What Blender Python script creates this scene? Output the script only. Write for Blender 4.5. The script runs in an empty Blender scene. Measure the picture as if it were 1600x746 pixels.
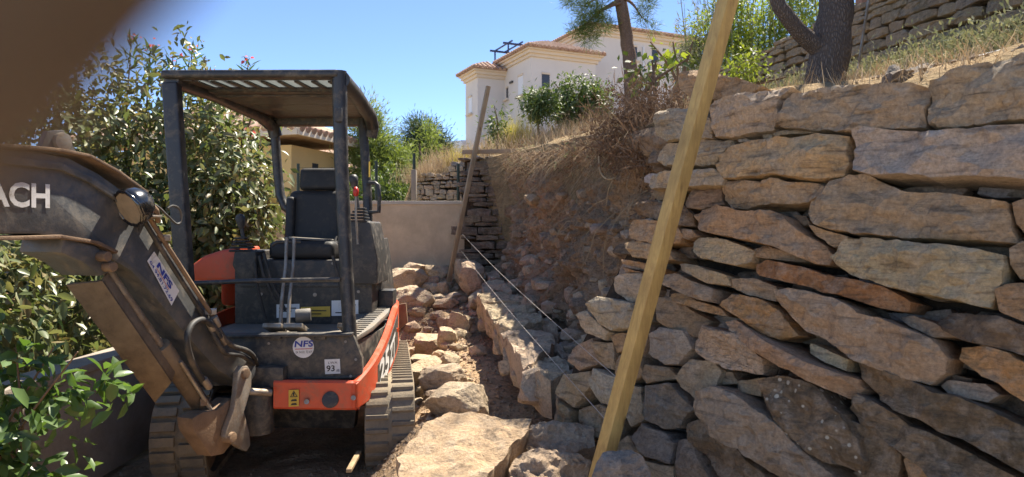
import bpy, bmesh, math, random
import numpy as np
from mathutils import Vector, Matrix, noise
from mathutils.geometry import delaunay_2d_cdt

# ------------------------------------------------------------------ camera, sky, sun, exposure
S = bpy.context.scene
C = S.collection
EYE = Vector((0.0, 0.0, 1.42)); FPX = 1080.0; HX = 800.0; HY = 360.0      # eye, focal length and horizon of the photograph
cam_d = bpy.data.cameras.new('camera'); cam = bpy.data.objects.new('camera', cam_d); C.objects.link(cam)
cam.location = EYE; cam.rotation_euler = (math.radians(90), 0, 0)
cam_d.sensor_width = 36; cam_d.lens = FPX / 1600 * 36; cam_d.shift_y = -13 / 1600
cam_d.clip_start = 0.005; cam_d.clip_end = 3000
S.camera = cam
SUN_AZ = math.atan2(0.47, 0.70); SUN_EL = math.radians(60)
w = bpy.data.worlds.new('World'); S.world = w; w.use_nodes = True
nt = w.node_tree; nt.nodes.clear()
sky = nt.nodes.new('ShaderNodeTexSky'); sky.sky_type = 'NISHITA'; sky.sun_disc = False
sky.sun_elevation = SUN_EL; sky.sun_rotation = SUN_AZ; sky.altitude = 3000; sky.air_density = 0.65; sky.dust_density = 0.0; sky.ozone_density = 2.5
bg = nt.nodes.new('ShaderNodeBackground'); bg.inputs[1].default_value = 0.105
wo = nt.nodes.new('ShaderNodeOutputWorld')
nt.links.new(sky.outputs[0], bg.inputs[0]); nt.links.new(bg.outputs[0], wo.inputs[0])
sun_d = bpy.data.lights.new('sun', 'SUN'); sun_d.energy = 4.2; sun_d.angle = math.radians(0.53); sun_d.color = (1.0, 0.92, 0.79)
sun = bpy.data.objects.new('sun', sun_d); C.objects.link(sun)
sv = Vector((math.sin(SUN_AZ) * math.cos(SUN_EL), math.cos(SUN_AZ) * math.cos(SUN_EL), math.sin(SUN_EL)))
sun.rotation_euler = sv.to_track_quat('Z', 'Y').to_euler(); sun.location = (6, 3, 12)
S.view_settings.view_transform = 'Standard'; S.view_settings.look = 'None'
S.view_settings.gamma = 1.0; S.view_settings.exposure = 1.7
try: S.view_settings.use_curve_mapping = False
except Exception: pass
S.cycles.max_bounces = 8; S.cycles.transparent_max_bounces = 8

random.seed(7); np.random.seed(7)
R = random.Random(11)

# ------------------------------------------------------------------ helpers
def P(px, py, Y):
    return Vector(((px - HX) / FPX * Y, Y, EYE.z + (HY - py) / FPX * Y))
def ray_plane(px, py, p0, n):
    d = Vector(((px - HX) / FPX, 1.0, (HY - py) / FPX))
    t = (Vector(p0) - EYE).dot(n) / d.dot(n)
    return EYE + d * t
def sm(a, b, x):
    t = max(0.0, min(1.0, (x - a) / (b - a))); return t * t * (3 - 2 * t)
def lerp_pts(pts, x):
    if x <= pts[0][0]: return pts[0][1]
    for (a, va), (b, vb) in zip(pts, pts[1:]):
        if x <= b: return va + (vb - va) * (x - a) / (b - a)
    return pts[-1][1]
def tag(o, label=None, cat=None, group=None, kind=None):
    if label: o['label'] = label
    if cat: o['category'] = cat
    if group: o['group'] = group
    if kind: o['kind'] = kind
    return o
def thing(name, loc, label, cat, group=None):
    o = bpy.data.objects.new(name, None); C.objects.link(o); o.location = loc
    o.empty_display_size = 0.1
    return tag(o, label, cat, group)
def link(name, me, parent=None, loc=(0, 0, 0), color=None):
    o = bpy.data.objects.new(name, me); C.objects.link(o); o.location = loc
    if parent is not None: o.parent = parent
    if color: o.color = (*color, 1)
    return o
def origin_of(parent):
    v = Vector((0, 0, 0))
    while parent is not None:
        v += parent.location; parent = parent.parent
    return v
def mesh_from(verts, faces, mat, smooth=None):
    me = bpy.data.meshes.new('mesh'); me.from_pydata([tuple(v) for v in verts], [], faces); me.update()
    if mat: me.materials.append(mat)
    if smooth is not None:
        me.shade_smooth()
        if smooth < 179: me.set_sharp_from_angle(angle=math.radians(smooth))
    return me

class MB:
    """collects shapes in world coordinates; build() links them as one mesh object"""
    def __init__(s): s.v = []; s.f = []
    def add(s, verts, faces):
        n = len(s.v); s.v += [Vector(v) for v in verts]; s.f += [tuple(i + n for i in f) for f in faces]; return s
    def box(s, c, size, rot=None):
        c = Vector(c); hx, hy, hz = [x / 2 for x in size]
        vs = [Vector((x, y, z)) for x in (-hx, hx) for y in (-hy, hy) for z in (-hz, hz)]
        if rot is not None:
            m = rot if isinstance(rot, Matrix) else Matrix.Rotation(rot, 3, 'Z'); vs = [m @ v for v in vs]
        return s.add([c + v for v in vs], [(0, 1, 3, 2), (4, 6, 7, 5), (0, 4, 5, 1), (2, 3, 7, 6), (0, 2, 6, 4), (1, 5, 7, 3)])
    def bar(s, a, b, wd, ht, up=(0, 0, 1)):
        a = Vector(a); b = Vector(b); d = (b - a).normalized(); up = Vector(up)
        x = d.cross(up).normalized(); u = x.cross(d)
        vs = [p + x * sx * wd / 2 + u * su * ht / 2 for p in (a, b) for sx, su in ((-1, -1), (1, -1), (1, 1), (-1, 1))]
        return s.add(vs, [(3, 2, 1, 0), (4, 5, 6, 7), (0, 1, 5, 4), (1, 2, 6, 5), (2, 3, 7, 6), (3, 0, 4, 7)])
    def tube(s, pts, r, n=10, cap=True):
        pts = [Vector(p) for p in pts]; rr = r if isinstance(r, (list, tuple)) else [r] * len(pts)
        d0 = (pts[1] - pts[0]).normalized(); x = d0.orthogonal().normalized()
        vs = []
        for i, p in enumerate(pts):
            d = (pts[min(i + 1, len(pts) - 1)] - pts[max(i - 1, 0)]).normalized()
            x = (x - d * x.dot(d)).normalized(); y = d.cross(x)
            vs += [p + (x * math.cos(2 * math.pi * k / n) + y * math.sin(2 * math.pi * k / n)) * rr[i] for k in range(n)]
        fs = [(i * n + k, i * n + (k + 1) % n, (i + 1) * n + (k + 1) % n, (i + 1) * n + k) for i in range(len(pts) - 1) for k in range(n)]
        if cap: fs += [tuple(reversed(range(n))), tuple(range((len(pts) - 1) * n, len(pts) * n))]
        return s.add(vs, fs)
    def cyl(s, a, b, r, n=20): return s.tube([a, b], r, n)
    def prism(s, pts, ext):
        pts = [Vector(p) for p in pts]; e = Vector(ext); n = len(pts)
        nrm = Vector((0, 0, 0))
        for i in range(n): nrm += pts[i].cross(pts[(i + 1) % n])
        if nrm.dot(e) > 0: pts = pts[::-1]
        return s.add(pts + [p + e for p in pts], [tuple(range(n)), tuple(range(2 * n - 1, n - 1, -1))] +
                     [(i, i + n, (i + 1) % n + n, (i + 1) % n) for i in range(n)])
    def quad(s, a, b, c, d): return s.add([a, b, c, d], [(0, 1, 2, 3)])
    def build(s, name, mat, parent=None, smooth=35, bevel=0, seg=2, world=True):
        o0 = origin_of(parent) if parent is not None else Vector((0, 0, 0))
        if parent is None and world:
            c = sum(s.v, Vector((0, 0, 0))) / len(s.v); c.z = min(v.z for v in s.v); o0 = c
        me = mesh_from([v - o0 for v in s.v], s.f, mat, None)
        bm = bmesh.new(); bm.from_mesh(me); bmesh.ops.recalc_face_normals(bm, faces=bm.faces)
        if bevel:
            es = [e for e in bm.edges if len(e.link_faces) == 2 and e.calc_face_angle(0) > math.radians(30)]
            bmesh.ops.bevel(bm, geom=es, offset=bevel, segments=seg, profile=0.6, affect='EDGES', clamp_overlap=True)
        bm.to_mesh(me); bm.free()
        if smooth is not None:
            me.shade_smooth(); me.set_sharp_from_angle(angle=math.radians(smooth))
        o = link(name, me, parent, (0, 0, 0) if parent is not None else o0)
        return o

# ------------------------------------------------------------------ materials
def nodes(name):
    m = bpy.data.materials.new(name); m.use_nodes = True; t = m.node_tree
    return m, t, t.nodes['Principled BSDF'], t.nodes['Material Output']
def N(t, kind, **kw):
    n = t.nodes.new('ShaderNode' + kind)
    for k, v in kw.items(): setattr(n, k, v)
    return n
def ramp(t, src, stops, interp='LINEAR'):
    r = N(t, 'ValToRGB'); r.color_ramp.interpolation = interp
    e = r.color_ramp.elements
    while len(e) < len(stops): e.new(0.5)
    for i, (p, c) in enumerate(stops):
        e[i].position = p; e[i].color = (*c, 1) if len(c) == 3 else c
    t.links.new(src, r.inputs[0]); return r.outputs[0]
def noise_n(t, vec, scale, detail=6, rough=0.6, dist=0.0):
    n = N(t, 'TexNoise'); n.inputs['Scale'].default_value = scale; n.inputs['Detail'].default_value = detail
    n.inputs['Roughness'].default_value = rough; n.inputs['Distortion'].default_value = dist
    t.links.new(vec, n.inputs['Vector']); return n.outputs[0]
def mapping(t, vec, scale):
    m = N(t, 'Mapping'); m.inputs['Scale'].default_value = scale; t.links.new(vec, m.inputs[0]); return m.outputs[0]
def mix(t, fac, a, b, mode='MIX'):
    m = N(t, 'Mix', data_type='RGBA', blend_type=mode)
    for sock, v in ((m.inputs[0], fac), (m.inputs[6], a), (m.inputs[7], b)):
        if isinstance(v, (int, float)): sock.default_value = v
        elif isinstance(v, tuple): sock.default_value = (*v, 1) if len(v) == 3 else v
        else: t.links.new(v, sock)
    return m.outputs[2]
def bump(t, bs, h, strength, dist, prev=None):
    b = N(t, 'Bump'); b.inputs['Strength'].default_value = strength; b.inputs['Distance'].default_value = dist
    t.links.new(h, b.inputs['Height'])
    if prev: t.links.new(prev, b.inputs['Normal'])
    t.links.new(b.outputs[0], bs.inputs['Normal']); return b.outputs[0]
def coords(t, kind='Object', rnd=True):
    tc = N(t, 'TexCoord').outputs[kind]
    if not rnd: return tc
    oi = N(t, 'ObjectInfo'); a = N(t, 'VectorMath', operation='ADD'); s = N(t, 'VectorMath', operation='SCALE'); s.inputs[3].default_value = 37.0
    cb = N(t, 'CombineXYZ')
    for i in range(3): t.links.new(oi.outputs['Random'], cb.inputs[i])
    t.links.new(cb.outputs[0], s.inputs[0]); t.links.new(tc, a.inputs[0]); t.links.new(s.outputs[0], a.inputs[1]); return a.outputs[0]

def simple(name, col, rough=0.6, metal=0.0, var=0.25, scale=9.0, dirt=None, dirt_amt=0.4, dirt_scale=3.0, bmp=0.0, bscale=60.0, spec=0.5):
    m, t, b, o = nodes(name); v = coords(t, 'Object', False)
    n1 = noise_n(t, v, scale)
    c = ramp(t, n1, [(0.25, tuple(x * (1 - var) for x in col)), (0.75, tuple(min(1, x * (1 + var)) for x in col))])
    if dirt:
        n2 = noise_n(t, v, dirt_scale, 9, 0.72, 0.3)
        f = ramp(t, n2, [(0.62 - dirt_amt * 0.4, (0, 0, 0)), (0.80 - dirt_amt * 0.25, (1, 1, 1))])
        c = mix(t, f, c, dirt)
        rg = ramp(t, f, [(0, (rough,) * 3), (1, (0.9,) * 3)]); t.links.new(rg, b.inputs['Roughness'])
    else: b.inputs['Roughness'].default_value = rough
    t.links.new(c, b.inputs['Base Color']); b.inputs['Metallic'].default_value = metal; b.inputs['Specular IOR Level'].default_value = spec
    if bmp: bump(t, b, noise_n(t, v, bscale, 8, 0.7), bmp, 0.01)
    return m

def stone_mat(name, strata=(3, 3, 22), lichen=False, crack=0.0, sc=1.0):
    m, t, b, o = nodes(name); v = coords(t)
    oi = N(t, 'ObjectInfo'); base = oi.outputs['Color']
    big = noise_n(t, v, 3.2 * sc, 6, 0.6, 0.4); mid = noise_n(t, v, 13 * sc, 8, 0.68, 0.2); fine = noise_n(t, v, 70 * sc, 8, 0.75)
    st = noise_n(t, mapping(t, v, strata), 1.6 * sc, 7, 0.65, 0.5)
    c = mix(t, ramp(t, big, [(0.40, (0, 0, 0)), (0.66, (1, 1, 1))]), base, mix(t, 0.5, base, (0.42, 0.28, 0.16)))          # iron staining
    c = mix(t, ramp(t, mid, [(0.46, (0, 0, 0)), (0.66, (0.85,) * 3)]), c, mix(t, 0.5, c, (0.55, 0.45, 0.34)))               # pale weathered skin
    c = mix(t, ramp(t, st, [(0.32, (0.9,) * 3), (0.46, (0, 0, 0))]), c, mix(t, 0.7, c, (0.07, 0.055, 0.042)))                 # dark seams of the bedding
    c = mix(t, 0.8, c, ramp(t, fine, [(0.25, (0.4,) * 3), (0.75, (1.5,) * 3)]), 'MULTIPLY')
    if lichen:
        vo = N(t, 'TexVoronoi'); vo.inputs['Scale'].default_value = 26; t.links.new(v, vo.inputs['Vector'])
        d = N(t, 'Math', operation='ADD'); t.links.new(vo.outputs['Distance'], d.inputs[0])
        k = N(t, 'Math', operation='MULTIPLY'); t.links.new(big, k.inputs[0]); k.inputs[1].default_value = 0.9; t.links.new(k.outputs[0], d.inputs[1])
        c = mix(t, ramp(t, d.outputs[0], [(0.60, (1, 1, 1)), (0.66, (0, 0, 0))]), c, (0.58, 0.52, 0.40))
    t.links.new(c, b.inputs['Base Color']); b.inputs['Roughness'].default_value = 0.88; b.inputs['Specular IOR Level'].default_value = 0.3
    p = bump(t, b, st, 0.8, 0.035); p = bump(t, b, mid, 0.8, 0.03, p); p = bump(t, b, fine, 0.8, 0.010, p)
    if crack:
        vo = N(t, 'TexVoronoi', feature='DISTANCE_TO_EDGE'); vo.inputs['Scale'].default_value = 1.0
        t.links.new(mapping(t, v, (14, 14, 34)), vo.inputs['Vector'])
        bump(t, b, ramp(t, vo.outputs['Distance'], [(0.0, (0, 0, 0)), (0.07, (1, 1, 1))]), crack * .6, 0.012, p)
    return m

def earth_mat(name, a, b_, c_, sc=1.0, peb=True):
    m, t, b, o = nodes(name); v = coords(t, 'Object', False)
    n1 = noise_n(t, v, 0.9 * sc, 8, 0.65, 0.3); n2 = noise_n(t, v, 7 * sc, 9, 0.7, 0.2); n3 = noise_n(t, v, 45 * sc, 6, 0.7)
    c = ramp(t, n1, [(0.3, a), (0.5, b_), (0.7, c_)])
    c = mix(t, 0.8, c, ramp(t, n2, [(0.25, (0.5,) * 3), (0.75, (1.4,) * 3)]), 'MULTIPLY')
    c = mix(t, 0.6, c, ramp(t, n3, [(0.25, (0.6,) * 3), (0.75, (1.35,) * 3)]), 'MULTIPLY')
    t.links.new(c, b.inputs['Base Color']); b.inputs['Roughness'].default_value = 0.95; b.inputs['Specular IOR Level'].default_value = 0.105
    p = bump(t, b, n2, 0.8, 0.05); p = bump(t, b, n3, 0.9, 0.015, p)
    if peb:
        vo = N(t, 'TexVoronoi'); vo.inputs['Scale'].default_value = 28 * sc; t.links.new(v, vo.inputs['Vector'])
        bump(t, b, ramp(t, vo.outputs['Distance'], [(0.1, (1, 1, 1)), (0.5, (0, 0, 0))]), 0.5, 0.02, p)
    return m

def wood(name, a, b_):
    m, t, b, o = nodes(name); v = coords(t, 'Object', False)
    g = noise_n(t, mapping(t, v, (42, 42, 1.6)), 1.0, 8, 0.6, 1.2); k = noise_n(t, v, 5.0, 6, 0.6)
    vo = N(t, 'TexVoronoi'); vo.inputs['Scale'].default_value = 1.0; t.links.new(mapping(t, v, (9, 9, 3.2)), vo.inputs['Vector'])
    c = ramp(t, g, [(0.3, b_), (0.62, a)]); c = mix(t, 0.6, c, ramp(t, k, [(0.3, (0.6,) * 3), (0.7, (1.25,) * 3)]), 'MULTIPLY')
    c = mix(t, ramp(t, vo.outputs['Distance'], [(0.05, (1, 1, 1)), (0.13, (0, 0, 0))]), c, tuple(x * 0.4 for x in b_))
    t.links.new(c, b.inputs['Base Color']); b.inputs['Roughness'].default_value = 0.7; bump(t, b, g, 0.35, 0.006); return m

def leaf_mat(name, cols, rough=0.45, trans=0.35, spec=0.5, tint=(1.5, 1.6, 0.7)):
    m, t, b, o = nodes(name); g = N(t, 'NewGeometry')
    oi = N(t, 'ObjectInfo'); ad = N(t, 'Math', operation='ADD'); t.links.new(g.outputs['Random Per Island'], ad.inputs[0]); t.links.new(oi.outputs['Random'], ad.inputs[1])
    fr = N(t, 'Math', operation='FRACT'); t.links.new(ad.outputs[0], fr.inputs[0])
    k = len(cols) - 1
    c = ramp(t, fr.outputs[0], [(i / k, x) for i, x in enumerate(cols)])
    t.links.new(c, b.inputs['Base Color']); b.inputs['Roughness'].default_value = rough; b.inputs['Specular IOR Level'].default_value = spec
    tr = N(t, 'BsdfTranslucent'); t.links.new(mix(t, 1.0, c, tint, 'MULTIPLY'), tr.inputs[0])
    mx = N(t, 'MixShader'); mx.inputs[0].default_value = trans
    t.links.new(b.outputs[0], mx.inputs[1]); t.links.new(tr.outputs[0], mx.inputs[2]); t.links.new(mx.outputs[0], o.inputs[0])
    return m

M = {}
M['stone'] = stone_mat('schist_stone'); M['stone_lichen'] = stone_mat('lichen_stone', lichen=True); M['stone_crack'] = stone_mat('cracked_stone', crack=1.0)
M['stone_far'] = stone_mat('far_stone', sc=1.5)
M['rubble'] = stone_mat('limestone_rubble', strata=(4, 4, 9))
M['earth'] = earth_mat('trench_earth', (0.34, 0.225, 0.13), (0.44, 0.30, 0.18), (0.50, 0.36, 0.225))
M['bank'] = earth_mat('bank_earth', (0.27, 0.18, 0.112), (0.38, 0.262, 0.168), (0.46, 0.33, 0.215), 1.6)
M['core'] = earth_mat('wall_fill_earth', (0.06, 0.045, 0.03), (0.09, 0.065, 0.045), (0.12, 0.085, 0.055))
M['hill'] = earth_mat('hillside_soil', (0.20, 0.15, 0.08), (0.30, 0.22, 0.12), (0.36, 0.24, 0.13))
M['far'] = earth_mat('far_ground', (0.22, 0.19, 0.10), (0.31, 0.25, 0.14), (0.38, 0.29, 0.17), 0.2, False)
M['black'] = simple('black_paint', (0.040, 0.038, 0.035), 0.5, 0, 0.3, 8, (0.19, 0.155, 0.11), 0.42, 13.0, 0.15, 90)
M['frame'] = simple('canopy_paint', (0.032, 0.031, 0.031), 0.42, 0, 0.2, 8, (0.17, 0.145, 0.11), 0.32, 14.0, 0.1, 90)
M['boom'] = simple('boom_paint', (0.075, 0.076, 0.076), 0.45, 0, 0.25, 14, (0.175, 0.148, 0.115), 0.34, 11.0, 0.2, 80)
M['rust'] = simple('rusty_steel', (0.16, 0.10, 0.06), 0.75, 0.1, 0.4, 14, (0.26, 0.17, 0.10), 0.5, 5.0, 0.4, 90)
M['guard'] = simple('muddy_steel', (0.115, 0.08, 0.05), 0.7, 0.1, 0.35, 10, (0.24, 0.175, 0.11), 0.55, 4.0, 0.4, 70)
M['steel'] = simple('worn_steel', (0.30, 0.27, 0.23), 0.45, 0.5, 0.3, 15, (0.25, 0.17, 0.10), 0.45, 9.0, 0.2, 90)
M['orange'] = simple('orange_paint', (0.62, 0.085, 0.03), 0.42, 0, 0.12, 6, (0.30, 0.16, 0.09), 0.28, 6.0, 0.06, 60)
M['red'] = simple('red_knob', (0.55, 0.03, 0.02), 0.35, 0, 0.05)
M['rubber'] = simple('dusty_rubber', (0.17, 0.145, 0.11), 0.9, 0, 0.25, 10, (0.30, 0.235, 0.155), 0.6, 5.0, 0.5, 90, 0.2)
M['plastic'] = simple('black_plastic', (0.036, 0.034, 0.032), 0.5, 0, 0.25, 12, (0.15, 0.125, 0.095), 0.34, 17.0, 0.15, 120)
M['vinyl'] = simple('seat_vinyl', (0.020, 0.019, 0.018), 0.6, 0, 0.2, 10, (0.09, 0.075, 0.06), 0.25, 19.0, 0.15, 150)
M['tread'] = simple('tread_plate', (0.16, 0.15, 0.135), 0.6, 0.2, 0.2, 10, (0.27, 0.22, 0.16), 0.5, 6.0, 0.3, 120)
M['hose'] = simple('hydraulic_hose', (0.03, 0.028, 0.026), 0.6, 0, 0.2, 15, (0.14, 0.11, 0.08), 0.35, 9.0)
M['white'] = simple('white_vinyl', (0.72, 0.71, 0.69), 0.5, 0, 0.06, 20, (0.45, 0.40, 0.33), 0.15, 9.0)
M['blueink'] = simple('blue_ink', (0.03, 0.05, 0.30), 0.5, 0, 0.1)
M['redink'] = simple('red_ink', (0.5, 0.04, 0.03), 0.5, 0, 0.1)
M['blackink'] = simple('black_ink', (0.02, 0.02, 0.02), 0.5, 0, 0.1)
M['yellow'] = simple('yellow_sticker', (0.62, 0.40, 0.05), 0.5, 0, 0.12, 15, (0.3, 0.22, 0.12), 0.2)
M['letter'] = simple('white_letter', (0.66, 0.64, 0.61), 0.5, 0, 0.1, 20, (0.25, 0.19, 0.13), 0.28, 16.0)
M['chrome'] = simple('lamp_shell', (0.10, 0.10, 0.10), 0.18, 0.9, 0.1, 10, (0.2, 0.16, 0.11), 0.2, 8)
M['lens'] = simple('dusty_lens', (0.33, 0.26, 0.17), 0.25, 0, 0.2, 25)
M['skylight'] = simple('clear_roof_panel', (0.55, 0.58, 0.58), 0.3, 0, 0.1, 9)
M['batten'] = wood('treated_batten', (0.58, 0.385, 0.125), (0.42, 0.26, 0.085))
M['batten_old'] = wood('weathered_batten', (0.36, 0.26, 0.14), (0.26, 0.18, 0.10))
M['plank'] = simple('grey_plank', (0.30, 0.22, 0.14), 0.8, 0, 0.2, 9, None, 0.3, 5, 0.2)
M['string'] = simple('mason_string', (0.45, 0.41, 0.36), 0.8, 0, 0.1)
M['concrete'] = simple('concrete_render', (0.66, 0.525, 0.355), 0.9, 0, 0.16, 3.5, (0.47, 0.365, 0.245), 0.5, 1.7, 0.4, 45, 0.2)
M['cope'] = simple('wall_coping', (0.52, 0.46, 0.37), 0.9, 0, 0.12, 4, None, 0, 1, 0.2)
M['greywall'] = simple('grey_block_wall', (0.30, 0.255, 0.21), 0.9, 0, 0.15, 3, (0.21, 0.17, 0.13), 0.4, 2.0, 0.3, 60, 0.2)
M['housewhite'] = simple('pale_house_render', (0.66, 0.61, 0.56), 0.9, 0, 0.04, 1.2, None, 0, 1, 0.05, 40, 0.2)
M['cornice'] = simple('cream_cornice', (0.66, 0.55, 0.42), 0.85, 0, 0.06, 2)
M['houseyellow'] = simple('ochre_house_render', (0.62, 0.44, 0.20), 0.9, 0, 0.06, 1.5, None, 0, 1, 0.1, 40, 0.2)
M['tile'] = simple('clay_roof_tile', (0.33, 0.205, 0.145), 0.85, 0, 0.3, 5.0, (0.46, 0.34, 0.26), 0.5, 3.0, 0.3, 30, 0.2)
M['shutter'] = simple('white_shutter', (0.72, 0.73, 0.75), 0.6, 0, 0.03)
M['glass'] = simple('dark_pane', (0.05, 0.05, 0.055), 0.15, 0, 0.1)
M['blueframe'] = simple('blue_pergola_steel', (0.03, 0.04, 0.10), 0.5, 0, 0.1)
M['terracotta'] = simple('terracotta_render', (0.26, 0.13, 0.085), 0.9, 0, 0.08, 2)
M['postgreen'] = simple('fence_steel', (0.03, 0.045, 0.035), 0.5, 0.2, 0.1)
M['pipe'] = simple('grey_pipe', (0.5, 0.5, 0.5), 0.5, 0, 0.1)

def bark_mat(name, a, b_):
    m, t, b, o = nodes(name); v = coords(t, 'Object', False)
    vo = N(t, 'TexVoronoi', feature='DISTANCE_TO_EDGE'); vo.inputs['Scale'].default_value = 1.0
    n = noise_n(t, v, 8, 6); mv = mapping(t, v, (75, 75, 24)); t.links.new(mv, vo.inputs['Vector'])
    f = ramp(t, vo.outputs['Distance'], [(0.0, (0, 0, 0)), (0.30, (1, 1, 1))])
    c = mix(t, f, tuple(x * 0.72 for x in a), ramp(t, n, [(0.3, a), (0.7, b_)])); t.links.new(c, b.inputs['Base Color'])
    b.inputs['Roughness'].default_value = 0.95; b.inputs['Specular IOR Level'].default_value = 0.105
    p = bump(t, b, f, 0.7, 0.012); bump(t, b, noise_n(t, v, 60, 6), 0.5, 0.008, p); return m
M['bark'] = bark_mat('pine_bark', (0.13, 0.105, 0.09), (0.20, 0.165, 0.145))
M['bark_warm'] = bark_mat('pine_bark_warm', (0.22, 0.15, 0.11), (0.30, 0.21, 0.16))
M['twig'] = simple('brown_twig', (0.16, 0.10, 0.06), 0.9, 0, 0.3)
M['root'] = simple('pale_root', (0.36, 0.27, 0.16), 0.9, 0, 0.3)
M['hedge'] = leaf_mat('hedge_leaf', [(0.085, 0.11, 0.04), (0.12, 0.15, 0.055), (0.165, 0.19, 0.085), (0.22, 0.21, 0.10), (0.20, 0.15, 0.07)], 0.42, 0.3, 0.5, (1.3, 1.35, .8))
M['neargreen'] = leaf_mat('near_leaf', [(0.06, 0.11, 0.025), (0.09, 0.15, 0.04), (0.12, 0.19, 0.06)], 0.35, 0.35, 0.6)
M['oleander'] = leaf_mat('oleander_leaf', [(0.05, 0.10, 0.035), (0.08, 0.14, 0.05), (0.11, 0.17, 0.06)], 0.4, 0.3)
M['flower'] = leaf_mat('pink_flower', [(0.5, 0.06, 0.10), (0.6, 0.12, 0.17)], 0.6, 0.4)
M['pine'] = leaf_mat('pine_needle', [(0.07, 0.105, 0.03), (0.10, 0.14, 0.045), (0.135, 0.165, 0.055)], 0.6, 0.3, 0.3)
M['pinedark'] = leaf_mat('dark_pine_needle', [(0.035, 0.06, 0.022), (0.05, 0.08, 0.03), (0.07, 0.095, 0.035)], 0.6, 0.25, 0.3)
M['pinelight'] = leaf_mat('light_pine_needle', [(0.14, 0.18, 0.05), (0.18, 0.22, 0.065), (0.23, 0.26, 0.09)], 0.6, 0.35, 0.3)
M['bushgreen'] = leaf_mat('bush_leaf', [(0.06, 0.095, 0.025), (0.09, 0.13, 0.035), (0.13, 0.16, 0.045)], 0.5, 0.3)
M['lime'] = leaf_mat('lime_leaf', [(0.13, 0.17, 0.03), (0.19, 0.22, 0.04), (0.25, 0.27, 0.06)], 0.5, 0.4)
M['bamboo'] = leaf_mat('bamboo_leaf', [(0.14, 0.19, 0.03), (0.22, 0.26, 0.045), (0.30, 0.33, 0.06)], 0.5, 0.4)
M['culm'] = simple('bamboo_culm', (0.28, 0.26, 0.10), 0.5, 0, 0.2)
M['straw'] = leaf_mat('dry_grass', [(0.27, 0.18, 0.10), (0.36, 0.26, 0.155), (0.47, 0.37, 0.24)], 0.8, 0.2, 0.2, (1, 1, 1))
M['fennel'] = leaf_mat('yellow_grass', [(0.28, 0.24, 0.06), (0.36, 0.29, 0.08), (0.42, 0.33, 0.12)], 0.8, 0.35, 0.2)
M['drybush'] = leaf_mat('dry_bush', [(0.15, 0.09, 0.055), (0.21, 0.13, 0.08), (0.28, 0.19, 0.12)], 0.85, 0.2, 0.2, (1, 1, 1))
M['sage'] = leaf_mat('grey_herb', [(0.16, 0.17, 0.09), (0.23, 0.24, 0.13), (0.32, 0.30, 0.18)], 0.8, 0.25, 0.2, (1.1, 1.1, .9))
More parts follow.
